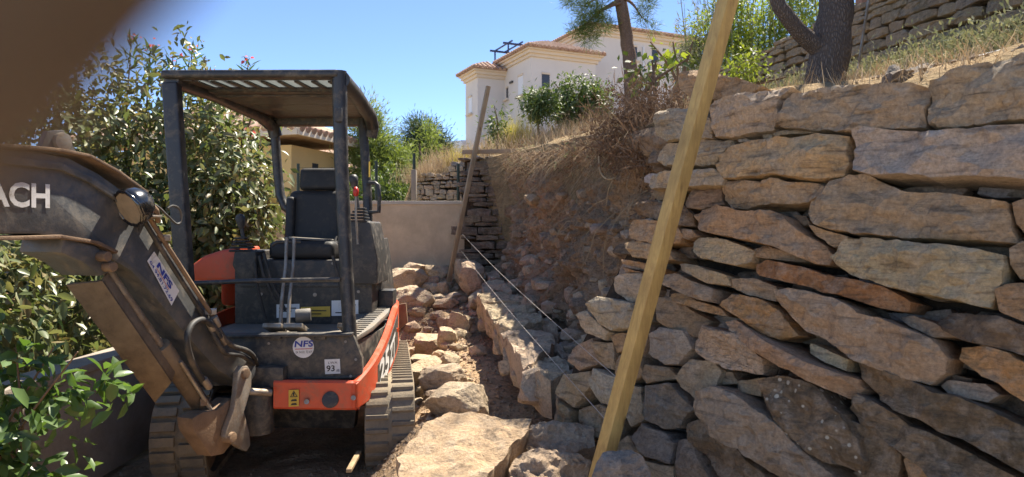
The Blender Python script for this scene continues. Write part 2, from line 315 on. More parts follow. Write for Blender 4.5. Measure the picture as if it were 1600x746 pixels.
# ------------------------------------------------------------------ stone builders
def resample(pts, n):
    m = len(pts); L = [(pts[(i + 1) % m] - p).length for i, p in enumerate(pts)]; T = sum(L); cnt = [max(1, int(n * l / T)) for l in L]
    while sum(cnt) > n: cnt[cnt.index(max(cnt))] -= 1
    while sum(cnt) < n: j = max(range(m), key=lambda i: L[i] / cnt[i]); cnt[j] += 1
    return [pts[i].lerp(pts[(i + 1) % m], k / cnt[i]) for i in range(m) for k in range(cnt[i])]   # corners are kept
def poly_stone(pts, nrm, depth, mat, seed, bulge=0.04, n=36, rough=0.012, rings=(0.985, 0.95, 0.86, 0.68, 0.46, 0.22), slope=0.28, taper=0.88, ledge=0.0, ldir=None, cdt=False):
    """a split stone: its outline on the face of the wall, a faceted front, a body running back into the wall. Returns (mesh, origin)"""
    r = random.Random(seed); nrm = nrm.normalized()
    c = sum(pts, Vector((0, 0, 0))) / len(pts)
    base = resample(pts, n)
    size = max((p - c).length for p in pts); small = min(1.0, size / 0.25)
    planes = []
    ax = nrm.orthogonal().normalized(); ay = nrm.cross(ax)
    for k in range(2):
        a = r.uniform(0, 6.283); s = r.uniform(0.01, slope * 0.3)
        planes.append((ax * math.cos(a) * s + ay * math.sin(a) * s, bulge * r.uniform(0.8, 1.2) * small))
    for k in range(5):      # broken corners and spalled ends
        a = r.uniform(0, 6.283); s = r.uniform(0.6, 2.0) * slope; dv = ax * math.cos(a) + ay * math.sin(a)
        ext = max((p - c).dot(dv) for p in pts); planes.append((dv * s, bulge * small + s * ext * r.uniform(0.45, 0.85)))
    off = Vector((r.uniform(-50, 50), r.uniform(-50, 50), r.uniform(-50, 50)))
    if ledge:
        if ldir is None: ldir = Vector((1, 0, 0))
        lx = (ldir - nrm * ldir.dot(nrm)).normalized(); ly = nrm.cross(lx)
    def front(p):
        q = p - c
        h = min(b - g.dot(q) for g, b in planes)
        h = max(h, -0.10 * small)
        if ledge: lv = noise.noise(Vector((p.dot(lx) * 2.2, p.dot(ly) * 11.0, 0.0)) + off) * 3.2; h += ledge * (math.floor(lv) + sm(0.35, 0.65, lv - math.floor(lv))) * small
        return h + noise.fractal((p + off) * 7, 0.6, 2.1, 4) * rough * small * 1.6 + (noise.ridged_multi_fractal((p + off) * 3.0, 0.8, 2.0, 4, 1.0, 2.0) - 1.0) * rough * 0.7 * small
    jit = [(p - c).normalized() * (noise.noise((p + off) * 16) * 0.010 + math.floor(noise.noise((p + off) * 9) * 3) * 0.004 + noise.noise((p + off) * 60) * 0.005) * small for p in base]
    base = [p + j for p, j in zip(base, jit)]
    vs = [c + (p - c) * taper - nrm * depth for p in base]
    vs += [p + (p - c).normalized() * noise.noise((p + off) * 20) * 0.006 - nrm * (depth * 0.35) for p in base]
    edge = [min(front(p), bulge) for p in base]
    vs += [p + nrm * (e - 0.008 * small) for p, e in zip(base, edge)]
    for s in rings:
        for p in base:
            q = c + (p - c) * s; vs.append(q + nrm * front(q) * (1.0 if s < 0.97 else 0.95))
    k = len(rings) + 3; fs = []
    for i in range(k - 1):
        for j in range(n):
            fs.append((i * n + j, i * n + (j + 1) % n, (i + 1) * n + (j + 1) % n, (i + 1) * n + j))
    if cdt:                 # the face as an even net of triangles inside the outline
        lo = 4 * n; vs = vs[:lo]; fs = fs[:3 * n]; ring = [((v - c).dot(ax), (v - c).dot(ay)) for v in [c + (p - c) * rings[0] for p in base]]
        st = max(0.010, size / 18); xs_ = [q[0] for q in ring]; ys_ = [q[1] for q in ring]; pin = [Vector(q) for q in ring]
        def inside(x, y):
            r_ = False; j = n - 1
            for i in range(n):
                (xi, yi), (xj, yj) = ring[i], ring[j]
                if (yi > y) != (yj > y) and x < (xj - xi) * (y - yi) / (yj - yi) + xi: r_ = not r_
                j = i
            return r_
        y = min(ys_)
        while y < max(ys_):
            x = min(xs_)
            while x < max(xs_):
                qx, qy = x + r.uniform(-.35, .35) * st, y + r.uniform(-.35, .35) * st
                if inside(qx, qy) and min((qx - a) ** 2 + (qy - b) ** 2 for a, b in ring) > (st * .45) ** 2: pin.append(Vector((qx, qy)))
                x += st
            y += st
        ov, oe, of, orig, _, _ = delaunay_2d_cdt(pin, [], [list(range(n))], 1, 1e-7)
        mp = {}
        for i, q in enumerate(ov):
            src = [s_ for s_ in orig[i] if s_ < n]
            if src: mp[i] = 3 * n + src[0]
            else: pp_ = c + ax * q.x + ay * q.y; mp[i] = len(vs); vs.append(pp_ + nrm * front(pp_))
        fs += [tuple(mp[i] for i in f) for f in of if len({mp[i] for i in f}) > 2]
    else:
        vs.append(c + nrm * front(c)); ci = len(vs) - 1
        fs += [((k - 1) * n + j, (k - 1) * n + (j + 1) % n, ci) for j in range(n)]
    fs.append(tuple(reversed(range(n))))
    me = mesh_from([v - c for v in vs], fs, mat, 26)
    bm = bmesh.new(); bm.from_mesh(me); bmesh.ops.recalc_face_normals(bm, faces=bm.faces); bm.to_mesh(me); bm.free()
    return me, c
def rock_mesh(seed, dims, mat, sub=3, planes=11, rough=0.05):
    """a broken rock: the unit ball cut by random planes, stretched to dims"""
    r = random.Random(seed); bm = bmesh.new(); bmesh.ops.create_icosphere(bm, subdivisions=sub, radius=1.0)
    pl = [(Vector((sx, 0, 0)), r.uniform(0.72, 0.9)) for sx in (-1, 1)] + [(Vector((0, sy, 0)), r.uniform(0.72, 0.9)) for sy in (-1, 1)] + [(Vector((0, 0, sz)), r.uniform(0.62, 0.8)) for sz in (-1, 1)]
    for k in range(planes):
        n = Vector((r.gauss(0, 1), r.gauss(0, 1), r.gauss(0, 1))).normalized(); pl.append((n, r.uniform(0.66, 0.98)))
    rot = Matrix.Rotation(r.uniform(-0.35, 0.35), 3, 'X') @ Matrix.Rotation(r.uniform(-0.35, 0.35), 3, 'Y')
    pl = [((rot @ n), d) for n, d in pl]
    off = Vector((r.uniform(-50, 50),) * 3)
    for v in bm.verts:
        d = v.co.normalized(); t = 1.1
        for n, h in pl:
            q = n.dot(d)
            if q > 1e-4: t = min(t, h / q)
        t *= 1 + noise.fractal((d + off) * 2.6, 0.7, 2.0, 5) * rough + (noise.ridged_multi_fractal((d + off) * 2.0, .9, 2.1, 4, 1, 2) - 1.1) * rough * .35
        v.co = d * t
    for v in bm.verts: v.co = Vector((v.co.x * dims[0] / 1.6, v.co.y * dims[1] / 1.6, v.co.z * dims[2] / 1.45))
    me = bpy.data.meshes.new('rock'); bm.to_mesh(me); bm.free(); me.materials.append(mat)
    me.shade_smooth(); me.set_sharp_from_angle(angle=math.radians(24)); return me

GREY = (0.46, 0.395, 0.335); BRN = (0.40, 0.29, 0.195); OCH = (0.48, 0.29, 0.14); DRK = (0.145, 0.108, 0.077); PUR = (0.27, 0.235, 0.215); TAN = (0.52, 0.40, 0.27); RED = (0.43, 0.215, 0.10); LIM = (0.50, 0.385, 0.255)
def vary(c, r, a=0.14):
    k = 1 + r.uniform(-a, a); return tuple(max(0.01, x * k * (1 + r.uniform(-0.04, 0.04))) for x in c)

# ------------------------------------------------------------------ terrain
GY = [(-3, 0.0), (1.5, 0.05), (2.6, 0.22), (4.4, 0.25), (4.9, 0.31), (5.2, 0.35), (5.7, 0.43), (6.3, 0.49), (7.2, 0.60), (8.0, 0.75), (8.8, 0.95), (12, 0.9)]
def G(x, y):
    wx = max(sm(-0.95, -0.5, x), sm(6.0, 7.2, y)); z = lerp_pts(GY, y) * wx - 0.10 * (1 - wx) * sm(1.5, 3.4, y)
    z += noise.fractal(Vector((x * 1.7, y * 1.7, 3.1)), 0.7, 2.0, 5) * 0.035 + noise.fractal(Vector((x * 7, y * 7, 1.1)), 0.8, 2.0, 4) * 0.012
    return z
def H(x, y): return 1.95 + 0.2 * (x - 0.9) + 0.11 * (y - 3)
def EDGE(y):                                        # plan of the terrace lip: wall face, then the cut bank, then the old walls
    return lerp_pts([(-2.0, 4.95), (0.0, 3.42), (2.2, 1.75), (3.37, 0.84), (3.6, 0.85), (4.8, 0.63), (6.6, 0.35), (8.3, -0.04), (8.5, -0.40), (9.9, -0.42), (10.2, -0.60), (10.75, -1.42), (12, -2.2), (60, -14)], y)
def grid(name, xs, ys, zf, mat, smooth=180):
    vs = []; fs = []; nx = len(xs)
    for y in ys:
        for x in xs: vs.append((x, y, zf(x, y)))
    for j in range(len(ys) - 1):
        for i in range(nx - 1): fs.append((j * nx + i, j * nx + i + 1, (j + 1) * nx + i + 1, (j + 1) * nx + i))
    o = link(name, mesh_from(vs, fs, mat, smooth)); return tag(o, kind='structure')
grid('ground', [-7 + 0.045 * i for i in range(0, 190)], [-3 + 0.05 * i for i in range(0, 244)], lambda x, y: G(x, y) if y < 8.85 else G(x, y) - (y - 8.85) * 0.3, M['earth'])
def far_z(x, y):
    d = math.hypot(x, y - 4)
    z = -0.35 - 0.9 * sm(9, 30, d) - 4 * sm(30, 160, d)
    z += 5.0 * sm(2, 14, x) * sm(4, 14, d) * (1 - sm(80, 300, d)) + 3.2 * sm(-3, 3, x) * sm(12, 24, y) * (1 - sm(60, 200, d)) - 0.4
    if abs(x) < 8 and -4 < y < 14: z = min(z, -0.3)
    return z + noise.noise(Vector((x * 0.1, y * 0.1, 0))) * 0.3
AX = [s * (0.6 * k + 0.05 * k ** 2.6) for s in (1,) for k in range(0, 46)]
ax = sorted(set([-a for a in AX] + AX))
grid('distant_ground', ax, [a + 5 for a in ax], far_z, M['far'])
# terrace and hillside above the wall
vs = []; fs = []; YS = [-2 + 0.1 * k for k in range(0, 125)] + [10.5 + 0.5 * k ** 1.5 for k in range(1, 22)]
US = [0, 0, 0.05, 0.12, 0.2, 0.3, 0.42, 0.55, 0.7, 0.9, 1.1, 1.35, 1.6, 1.9, 2.2, 2.6, 3.0, 3.5, 4.2, 5, 6, 8, 11, 15, 22, 34]
for y in YS:
    for i, u in enumerate(US):
        x = EDGE(y) + u
        z = H(min(x, 9), min(y, 30)) + noise.fractal(Vector((x * 1.3, y * 1.3, 9)), 0.7, 2, 5) * 0.06 * (1 if i > 2 else 0.4)
        if y > 10.8: z -= 1.6 * (1 - sm(0, 3.2, u)) * sm(10.8, 12.5, y)
        if x > 3.3: z += min(2.0, (x - 3.3) * 1.4) * 0.45 * (1 - sm(14, 20, y))
        if y < 3.6: z -= 0.16 * (1 - sm(0, 0.8, u)) * (1 - sm(3.2, 3.6, y))
        if i == 0: z -= 2.4; x += 0.45
        vs.append((x, y, z))
nu = len(US)
for j in range(len(YS) - 1):
    for i in range(nu - 1): fs.append((j * nu + i, j * nu + i + 1, (j + 1) * nu + i + 1, (j + 1) * nu + i))
tag(link('hillside', mesh_from(vs, fs, M['hill'], 180)), kind='structure')

# cut earth bank
B_base = [(3.3, (0.66, 0.45)), (3.7, (0.62, 0.45)), (4.6, (0.47, 0.52)), (6.5, (0.12, 0.66)), (8.35, (-0.22, 0.82))]
B_top = [(3.3, (0.93, 1.97)), (3.7, (0.86, 1.98)), (4.8, (0.64, 2.02)), (6.6, (0.36, 2.18)), (8.35, (-0.04, 2.33))]
def bank_pt(y, v):
    bx = lerp_pts([(a, b[0]) for a, b in B_base], y); bz = lerp_pts([(a, b[1]) for a, b in B_base], y)
    tx = lerp_pts([(a, b[0]) for a, b in B_top], y); tz = lerp_pts([(a, b[1]) for a, b in B_top], y)
    x = bx + (tx - bx) * v + 0.10 * math.sin(v * math.pi) - 0.05 * sm(0.8, 1, v); z = bz + (tz - bz) * v
    q = Vector((x, y, z)); e = min(1.0, (1 - v) * 6 + 0.25)
    d = noise.fractal(q * 1.9 + Vector((5, 0, 0)), 0.7, 2, 5) * 0.16 + noise.fractal(q * 6.5, 0.7, 2, 5) * 0.06 + noise.fractal(q * 19, 0.6, 2, 4) * 0.022 + (noise.ridged_multi_fractal(q * 3.1, 0.9, 2, 4, 1, 2) - 1.2) * 0.035
    return Vector((x - d * e, y - d * 0.4 * e, z))
vs = []; fs = []; ny = 300; nv = 110
for j in range(ny + 1):
    for i in range(nv + 1): vs.append(bank_pt(3.3 + 5.05 * j / ny, i / nv))
for j in range(ny):
    for i in range(nv): fs.append((j * (nv + 1) + i, (j + 1) * (nv + 1) + i, (j + 1) * (nv + 1) + i + 1, j * (nv + 1) + i + 1))
bank = tag(link('earth_bank', mesh_from(vs, fs, M['bank'], 60)), kind='structure')
for k in range(190):                                # stones left sticking out of the cut
    y = R.uniform(3.6, 8.2); v = R.uniform(0.0, 0.8) ** 1.3; p = bank_pt(y, v); s = R.uniform(0.035, 0.13) * (1.25 if v < 0.3 else 0.9)
    link('stone', rock_mesh(900 + k, (s * R.uniform(0.8, 1.5), s * R.uniform(0.8, 1.4), s * R.uniform(0.5, 0.9)), M['rubble'], 2), bank, p + Vector((0.01, 0, 0)), vary(R.choice([BRN, TAN, BRN, (0.24, 0.17, 0.12)]), R))

# ------------------------------------------------------------------ near dry stone wall
W0 = Vector((0.73, 3.37, 1.95)); WA = Vector((0.61, -0.793, 0)).normalized(); WB = (Vector((0, 0, 1)) + Vector((0.79, 0.61, 0)) * 0.17).normalized()
WN = WA.cross(WB).normalized()
if WN.y > 0: WN = -WN
wall = thing('dry_stone_wall', (1.0, 3.0, 0.0), 'tall dry stone retaining wall of rough brown schist blocks beside the yellow batten', 'stone wall')
WST = [  # outline on the photograph, colour, how far proud of the face
 ([(1031,183),(1037,177),(1089,168),(1117,190),(1114,217),(1046,224),(1030,213)], GREY, .00),
 ([(1112,166),(1119,159),(1200,144),(1243,140),(1224,159),(1222,179),(1211,204),(1153,216),(1119,214),(1111,196)], GREY, .01),
 ([(1224,160),(1238,148),(1280,143),(1400,133),(1430,132),(1450,137),(1451,160),(1448,200),(1400,203),(1330,205),(1280,206),(1225,200),(1213,195),(1221,175)], GREY, .03),
 ([(1453,140),(1462,133),(1520,110),(1600,93),(1690,72),(1690,190),(1600,192),(1540,198),(1470,202),(1452,198)], GREY, .03),
 ([(1069,127),(1076,119),(1101,114),(1144,121),(1200,140),(1175,150),(1123,159),(1089,160),(1072,144)], BRN, -.08),
 ([(1031,252),(1046,226),(1089,221),(1147,219),(1149,228),(1123,260),(1101,262),(1046,262)], GREY, -.02),
 ([(1119,269),(1125,243),(1140,230),(1200,222),(1280,214),(1328,213),(1329,230),(1325,255),(1318,275),(1280,283),(1220,279),(1160,282),(1135,281)], TAN, .02),
 ([(1329,262),(1334,205),(1345,199),(1421,206),(1500,204),(1600,197),(1690,190),(1690,285),(1600,281),(1500,279),(1420,278),(1370,276),(1331,270)], GREY, .04),
 ([(1209,209),(1260,205),(1290,208),(1213,217)], TAN, -.02), ([(1152,218),(1168,216),(1172,222),(1154,223)], GREY, -.01), ([(1192,211),(1207,210),(1208,219),(1193,219)], GREY, -.02),
 ([(1009,288),(1016,275),(1050,269),(1119,265),(1136,282),(1134,292),(1089,295),(1020,296)], GREY, .02),
 ([(1072,307),(1080,297),(1130,296),(1132,320),(1102,327),(1069,327)], BRN, -.03),
 ([(1001,320),(1020,317),(1067,318),(1087,337),(1085,354),(1063,354),(1016,341),(996,337)], DRK, -.03),
 ([(1015,302),(1045,298),(1068,306),(1066,316),(1030,314)], BRN, -.06),
 ([(1132,300),(1143,286),(1230,286),(1280,290),(1296,296),(1288,312),(1274,319),(1220,322),(1170,331),(1148,328),(1134,314)], BRN, -.02),
 ([(1250,282),(1290,282),(1296,290),(1255,290)], BRN, -.04),
 ([(1268,314),(1297,283),(1331,275),(1366,280),(1409,297),(1520,309),(1578,317),(1581,352),(1592,380),(1451,376),(1336,368),(1285,355),(1268,345),(1262,330)], BRN, .01),
 ([(1582,318),(1605,311),(1650,312),(1650,370),(1600,367),(1588,350)], BRN, .0),
 ([(1080,335),(1093,327),(1127,322),(1160,331),(1217,331),(1252,357),(1285,382),(1302,400),(1296,415),(1275,414),(1225,390),(1180,378),(1130,370),(1100,362),(1085,348)], BRN, .02),
 ([(1262,350),(1280,356),(1326,370),(1322,384),(1305,388),(1275,368)], TAN, .0), ([(1238,335),(1262,338),(1268,350),(1258,354)], BRN, -.05),
 ([(986,346),(1007,344),(1033,346),(1055,352),(1062,365),(1058,380),(1027,382),(990,374),(984,360)], OCH, .0),
 ([(979,382),(990,376),(1010,378),(1030,384),(1045,392),(1050,405),(1020,408),(990,402)], TAN, .0),
 ([(1078,378),(1089,371),(1123,373),(1155,382),(1183,393),(1180,412),(1160,418),(1130,414),(1100,405),(1083,392)], TAN, .01),
 ([(1063,357),(1084,360),(1095,370),(1078,376),(1065,372)], BRN, -.03),
 ([(1181,390),(1197,384),(1250,400),(1261,410),(1218,408),(1181,402)], BRN, -.01),
 ([(1179,414),(1197,406),(1261,419),(1319,435),(1388,449),(1423,472),(1420,488),(1378,483),(1325,464),(1245,445),(1181,430)], RED, .02),
 ([(1303,403),(1325,377),(1351,373),(1431,380),(1510,388),(1572,398),(1570,424),(1551,483),(1484,469),(1404,451),(1325,430),(1309,416)], TAN, .03),
 ([(1216,454),(1245,452),(1303,463),(1351,483),(1410,509),(1463,530),(1487,562),(1479,584),(1452,602),(1404,592),(1341,560),(1293,532),(1266,520),(1240,493),(1224,475)], BRN, .03),
 ([(1266,536),(1293,546),(1325,562),(1325,581),(1293,568),(1266,552)], TAN, .0),
 ([(1123,477),(1144,459),(1187,467),(1221,487),(1250,525),(1224,533),(1197,523),(1165,499)], OCH, .01),
 ([(1139,435),(1181,434),(1213,448),(1216,472),(1176,464),(1139,448)], BRN, .0),
 ([(1054,411),(1086,414),(1134,430),(1137,446),(1107,443),(1065,422)], TAN, .02),
 ([(1035,430),(1059,427),(1120,453),(1122,475),(1080,464),(1038,446)], BRN, .0),
 ([(1051,461),(1065,459),(1128,483),(1139,496),(1102,488),(1059,472)], OCH, .01),
 ([(1131,501),(1149,499),(1218,538),(1282,570),(1341,594),(1346,610),(1330,629),(1272,597),(1197,556),(1139,515)], BRN, .04),
 ([(1086,533),(1104,509),(1165,524),(1200,562),(1195,586),(1139,578),(1091,552)], GREY, .03, 'stone_crack'),
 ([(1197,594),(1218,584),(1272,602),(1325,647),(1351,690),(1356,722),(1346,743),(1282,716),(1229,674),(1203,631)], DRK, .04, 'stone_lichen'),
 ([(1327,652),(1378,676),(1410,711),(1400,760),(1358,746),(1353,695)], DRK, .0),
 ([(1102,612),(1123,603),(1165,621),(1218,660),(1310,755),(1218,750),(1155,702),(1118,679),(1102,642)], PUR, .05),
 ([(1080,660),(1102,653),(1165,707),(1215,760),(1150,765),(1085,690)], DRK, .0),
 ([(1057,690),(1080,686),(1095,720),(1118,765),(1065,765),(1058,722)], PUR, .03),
 ([(1012,522),(1027,510),(1070,517),(1082,545),(1060,570),(1040,572),(1012,553)], GREY, .02),
 ([(1030,466),(1054,463),(1100,500),(1088,528),(1062,523),(1030,502)], BRN, .0),
 ([(1059,590),(1080,560),(1118,568),(1126,580),(1121,602),(1096,628),(1065,605)], GREY, .02),
 ([(1125,583),(1144,581),(1155,600),(1128,602)], TAN, -.02), ([(1152,596),(1195,590),(1193,621),(1155,613)], BRN, -.02),
 ([(1005,602),(1050,596),(1062,615),(1085,640),(1060,668),(1040,672),(1010,655)], PUR, .02),
 ([(921,480),(942,464),(990,474),(1000,500),(985,515),(958,517),(932,504)], GREY, .04),
 ([(963,435),(970,429),(1003,427),(1014,450),(1003,476),(980,470),(960,455)], GREY, .01),
 ([(905,492),(922,487),(955,520),(945,532),(918,520)], GREY, .0),
 ([(969,405),(1005,410),(1030,420),(1022,426),(974,413)], OCH, .01), ([(972,417),(1015,429),(1022,441),(985,430)], OCH, .0),
 ([(955,524),(985,520),(990,545),(965,553)], BRN, -.02), ([(985,516),(1008,505),(1012,530),(1004,560),(990,548)], GREY, -.02),
 ([(1557,453),(1572,445),(1620,440),(1650,450),(1650,505),(1600,504),(1565,488)], OCH, .02), ([(1580,390),(1600,378),(1650,380),(1650,435),(1592,437),(1579,415)], BRN, .0),
 ([(1404,496),(1430,494),(1463,505),(1500,528),(1463,529),(1425,512)], BRN, .0),
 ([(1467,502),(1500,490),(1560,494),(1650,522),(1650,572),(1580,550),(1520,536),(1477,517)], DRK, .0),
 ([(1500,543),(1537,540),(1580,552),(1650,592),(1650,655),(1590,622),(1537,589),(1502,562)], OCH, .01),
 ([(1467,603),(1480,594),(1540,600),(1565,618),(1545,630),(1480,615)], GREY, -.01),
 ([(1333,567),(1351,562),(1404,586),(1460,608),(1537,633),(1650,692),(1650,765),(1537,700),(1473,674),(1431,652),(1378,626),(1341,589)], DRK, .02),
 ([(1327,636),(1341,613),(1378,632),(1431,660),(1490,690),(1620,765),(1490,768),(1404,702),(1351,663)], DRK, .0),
 ([(1412,718),(1431,711),(1490,770),(1425,765)], OCH, .0),
 ([(1487,585),(1520,592),(1515,606),(1484,600)], DRK, -.06),
 # tumbled foot of the wall
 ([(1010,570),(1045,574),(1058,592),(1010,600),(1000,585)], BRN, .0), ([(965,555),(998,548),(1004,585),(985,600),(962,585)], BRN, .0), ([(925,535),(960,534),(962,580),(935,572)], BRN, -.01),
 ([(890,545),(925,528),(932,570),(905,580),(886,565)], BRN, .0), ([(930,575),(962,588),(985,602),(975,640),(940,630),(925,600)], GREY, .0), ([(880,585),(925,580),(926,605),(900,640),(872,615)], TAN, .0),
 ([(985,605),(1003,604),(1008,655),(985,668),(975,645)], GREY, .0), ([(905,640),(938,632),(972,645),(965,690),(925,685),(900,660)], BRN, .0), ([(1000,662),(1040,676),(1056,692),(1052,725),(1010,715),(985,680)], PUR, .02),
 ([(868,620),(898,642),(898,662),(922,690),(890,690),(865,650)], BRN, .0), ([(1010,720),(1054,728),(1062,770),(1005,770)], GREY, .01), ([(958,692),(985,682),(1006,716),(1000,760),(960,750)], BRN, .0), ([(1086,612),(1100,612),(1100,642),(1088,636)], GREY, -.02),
]
sid = 100
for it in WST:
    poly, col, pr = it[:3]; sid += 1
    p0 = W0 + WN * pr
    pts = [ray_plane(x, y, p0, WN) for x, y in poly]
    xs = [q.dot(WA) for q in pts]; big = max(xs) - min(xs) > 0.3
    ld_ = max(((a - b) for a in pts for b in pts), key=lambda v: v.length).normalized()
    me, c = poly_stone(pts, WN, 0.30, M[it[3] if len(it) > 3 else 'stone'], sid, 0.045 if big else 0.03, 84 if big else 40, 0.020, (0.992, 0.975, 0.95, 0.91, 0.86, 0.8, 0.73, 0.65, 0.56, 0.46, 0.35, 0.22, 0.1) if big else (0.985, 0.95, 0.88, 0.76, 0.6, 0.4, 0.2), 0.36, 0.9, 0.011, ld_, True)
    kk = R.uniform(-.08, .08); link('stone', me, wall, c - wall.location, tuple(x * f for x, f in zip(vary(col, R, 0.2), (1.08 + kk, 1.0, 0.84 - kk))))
# packing stones in the joints, set back from the face
for gz in range(13):
    for gx in range(24):
        q = W0 - WN * 0.13 + WA * (-0.62 + gx * 0.125 + R.uniform(-.03, .03)) + WB * (-1.55 + gz * 0.118 + R.uniform(-.02, .02))
        if q.z > 1.80 or (q - W0).dot(WA) < -0.05 - (1.95 - q.z) * 0.33: continue
        sx, sy = R.uniform(0.06, 0.09), R.uniform(0.025, 0.05)
        pts = [q + WA * a * sx * R.uniform(.8, 1.15) + WB * b * sy * R.uniform(.8, 1.15) for a, b in ((-1, -.6), (-.3, -1), (.7, -.9), (1, .1), (.6, 1), (-.5, .9), (-1, .4))]
        me, c = poly_stone(pts, WN, 0.14, M['stone'], 2000 + gz * 40 + gx, 0.02, 14, 0.008, (0.95, 0.6))
        link('packing_stone', me, wall, c - wall.location, vary(R.choice([DRK, GREY, DRK, BRN, DRK]), R))
mb = MB()   # earth and hearting behind the stones
a = W0 - WN * 0.20; pts = [a + WA * s + WB * h for s, h in ((-0.02, -0.06), (2.6, -0.06), (2.6, -2.0), (-0.75, -2.0), (-0.6, -1.2))]
mb.prism(pts, -WN * 0.5); mb.build('wall_fill', M['core'], wall, None)

# ------------------------------------------------------------------ coursed walls further off
def masonry(parent, p0, along, up, nrm, L, hfun, hr, wr, cols, mat, seed, depth=0.2, n=14, jit=0.25, zlow=lambda s: 0.0, bulge=0.02):
    r = random.Random(seed); h = 0.0; cnt = 0
    while h < 4:
        ch = r.uniform(*hr); s = -r.uniform(0, wr[1]); 
        while s < L:
            wd = r.uniform(*wr); mid = s + wd / 2; top = hfun(mid); low = zlow(mid)
            if 0 <= mid <= L and low - ch * 0.5 <= h and h + ch * 0.55 < top:
                hh = min(ch, top - h); g = 0.003 + 0.003 * r.random()
                y0 = h + g + r.uniform(-jit, jit) * ch * 0.3; y1 = h + hh - g + r.uniform(-jit, jit) * ch * 0.3
                q = [(s + g, y0 + r.uniform(0, .2) * ch), (s + wd * 0.3, y0), (s + wd * .75, y0 + r.uniform(-.05, .1) * ch), (s + wd - g, y0 + r.uniform(0, .25) * ch), (s + wd - g * r.uniform(1, 3), y1 - r.uniform(0, .3) * ch), (s + wd * .6, y1), (s + wd * .2, y1 - r.uniform(-.05, .12) * ch), (s + g * r.uniform(1, 2), y1 - r.uniform(0, .3) * ch)]
                pts = [p0(a) + up * b + nrm * 0 for a, b in q]
                me, c = poly_stone([p + nrm * r.uniform(-.5, .5) * bulge for p in pts], nrm, depth, mat, seed * 1000 + cnt, bulge, n, 0.008, (0.93, 0.6), 0.2)
                link('stone', me, parent, c - origin_of(parent), vary(r.choice(cols), r)); cnt += 1
            s += wd
        h += ch
    return cnt
# the near wall goes on past the edge of the photograph
masonry(wall, lambda s: W0 + WA * (1.66 + s) - WB * 1.98, None, WB, WN, 0.85, lambda s: 1.98, (0.12, 0.24), (0.25, 0.55), [GREY, BRN, TAN, BRN], M['stone'], 9, 0.28, 22, 0.3, bulge=0.04)
# upper terrace wall: follows a gentle bend
UW = [(2.2, (2.80, 0)), (4.0, (3.02, 0)), (5.2, (3.27, 0)), (7.5, (3.42, 0)), (11.5, (3.32, 0)), (13.4, (2.95, 0))]
def uw(s):
    y = 2.2 + s; return Vector((lerp_pts([(a, b[0]) for a, b in UW], y), y, H(lerp_pts([(a, b[0]) for a, b in UW], y), y) - 0.12))
up_wall = thing('terrace_wall', (3.2, 6, 2.6), 'long upper dry stone terrace wall of flat brown slabs behind the forked pine', 'stone wall')
masonry(up_wall, uw, None, Vector((0.10, 0, 1)), Vector((-1, -0.05, 0.1)), 11.2, lambda s: lerp_pts([(0, 1.35), (2.6, 1.3), (4.0, 1.05), (6, 0.92), (11.2, 0.8)], s), (0.055, 0.125), (0.22, 0.6), [(0.25, 0.20, 0.135), (0.30, 0.24, 0.16), (0.21, 0.165, 0.11), (0.27, 0.2, 0.12)], M['stone_far'], 5, 0.25, 16)
mb = MB()
for k in range(14):
    a, b = uw(0.8 * k), uw(0.8 * k + 0.8); e = Vector((0.12, 0, 0))
    hh = lerp_pts([(0, 1.35), (2.6, 1.3), (4.0, 1.05), (6, 0.92), (11.2, 0.8)], 0.8 * k + .4) - 0.12
    mb.prism([a + e, b + e, b + e * 1.6 + Vector((0, 0, hh)), a + e * 1.6 + Vector((0, 0, hh))], (0.4, 0, 0))
mb.build('wall_fill', M['core'], up_wall, None)

# old wall of thin slabs where the cut ends, and the stacked stone wall behind the concrete
sl = thing('slab_wall', (-0.3, 8.3, 0.8), 'short dark wall end of thin stacked slabs behind the leaning far batten', 'stone wall')
masonry(sl, lambda s: Vector((-0.60 + s, 8.42, 0.8)), None, Vector((0, 0.03, 1)), Vector((-0.15, -1, 0.05)).normalized(), 0.62, lambda s: 1.52, (0.045, 0.11), (0.13, 0.34), [(0.15, 0.12, 0.095), (0.21, 0.165, 0.12), (0.12, 0.10, 0.085)], M['stone_far'], 6, 0.25, 14, 0.5)
MB().box((-0.27, 8.72, 1.5), (0.64, 0.3, 1.55)).build('wall_fill', M['core'], sl, None)
gb = thing('rubble_wall', (-1.0, 10.2, 0.8), 'pale rubble stone wall rising behind the concrete wall', 'stone wall')
masonry(gb, lambda s: Vector((-1.45 + s * 0.92, 10.35 - s * 0.4, 0.9)), None, Vector((0, 0.04, 1)), Vector((-0.4, -0.92, 0.05)).normalized(), 1.05, lambda s: lerp_pts([(0, 1.38), (0.5, 1.42), (0.7, 1.55), (1.05, 1.62)], s), (0.05, 0.10), (0.06, 0.17), [(0.50, 0.42, 0.33), (0.40, 0.34, 0.28), (0.33, 0.28, 0.24), (0.52, 0.41, 0.30)], M['stone_far'], 8, 0.16, 10, 0.8, lambda s: 0.7, 0.035)
mb = MB(); a = Vector((-1.40, 10.52, 0.8)); b = Vector((-0.42, 10.1, 0.8)); mb.prism([a, b, b + Vector((0, 0, 1.62)), a + Vector((0, 0, 1.38))], (0.05, 0.3, 0)); mb.build('wall_fill', M['core'], gb, None)

# concrete garden wall closing the plot
cw = thing('concrete_wall', (-3.0, 8.9, 0.4), 'smooth beige concrete wall closing the trench behind the rubble', 'wall')
MB().box((-3.56, 8.95, 0.95), (5.9, 0.2, 1.6)).build('wall_face', M['concrete'], cw, None)
MB().box((-3.56, 8.95, 1.772), (5.93, 0.235, 0.045)).build('coping', M['cope'], cw, None, 0.006)

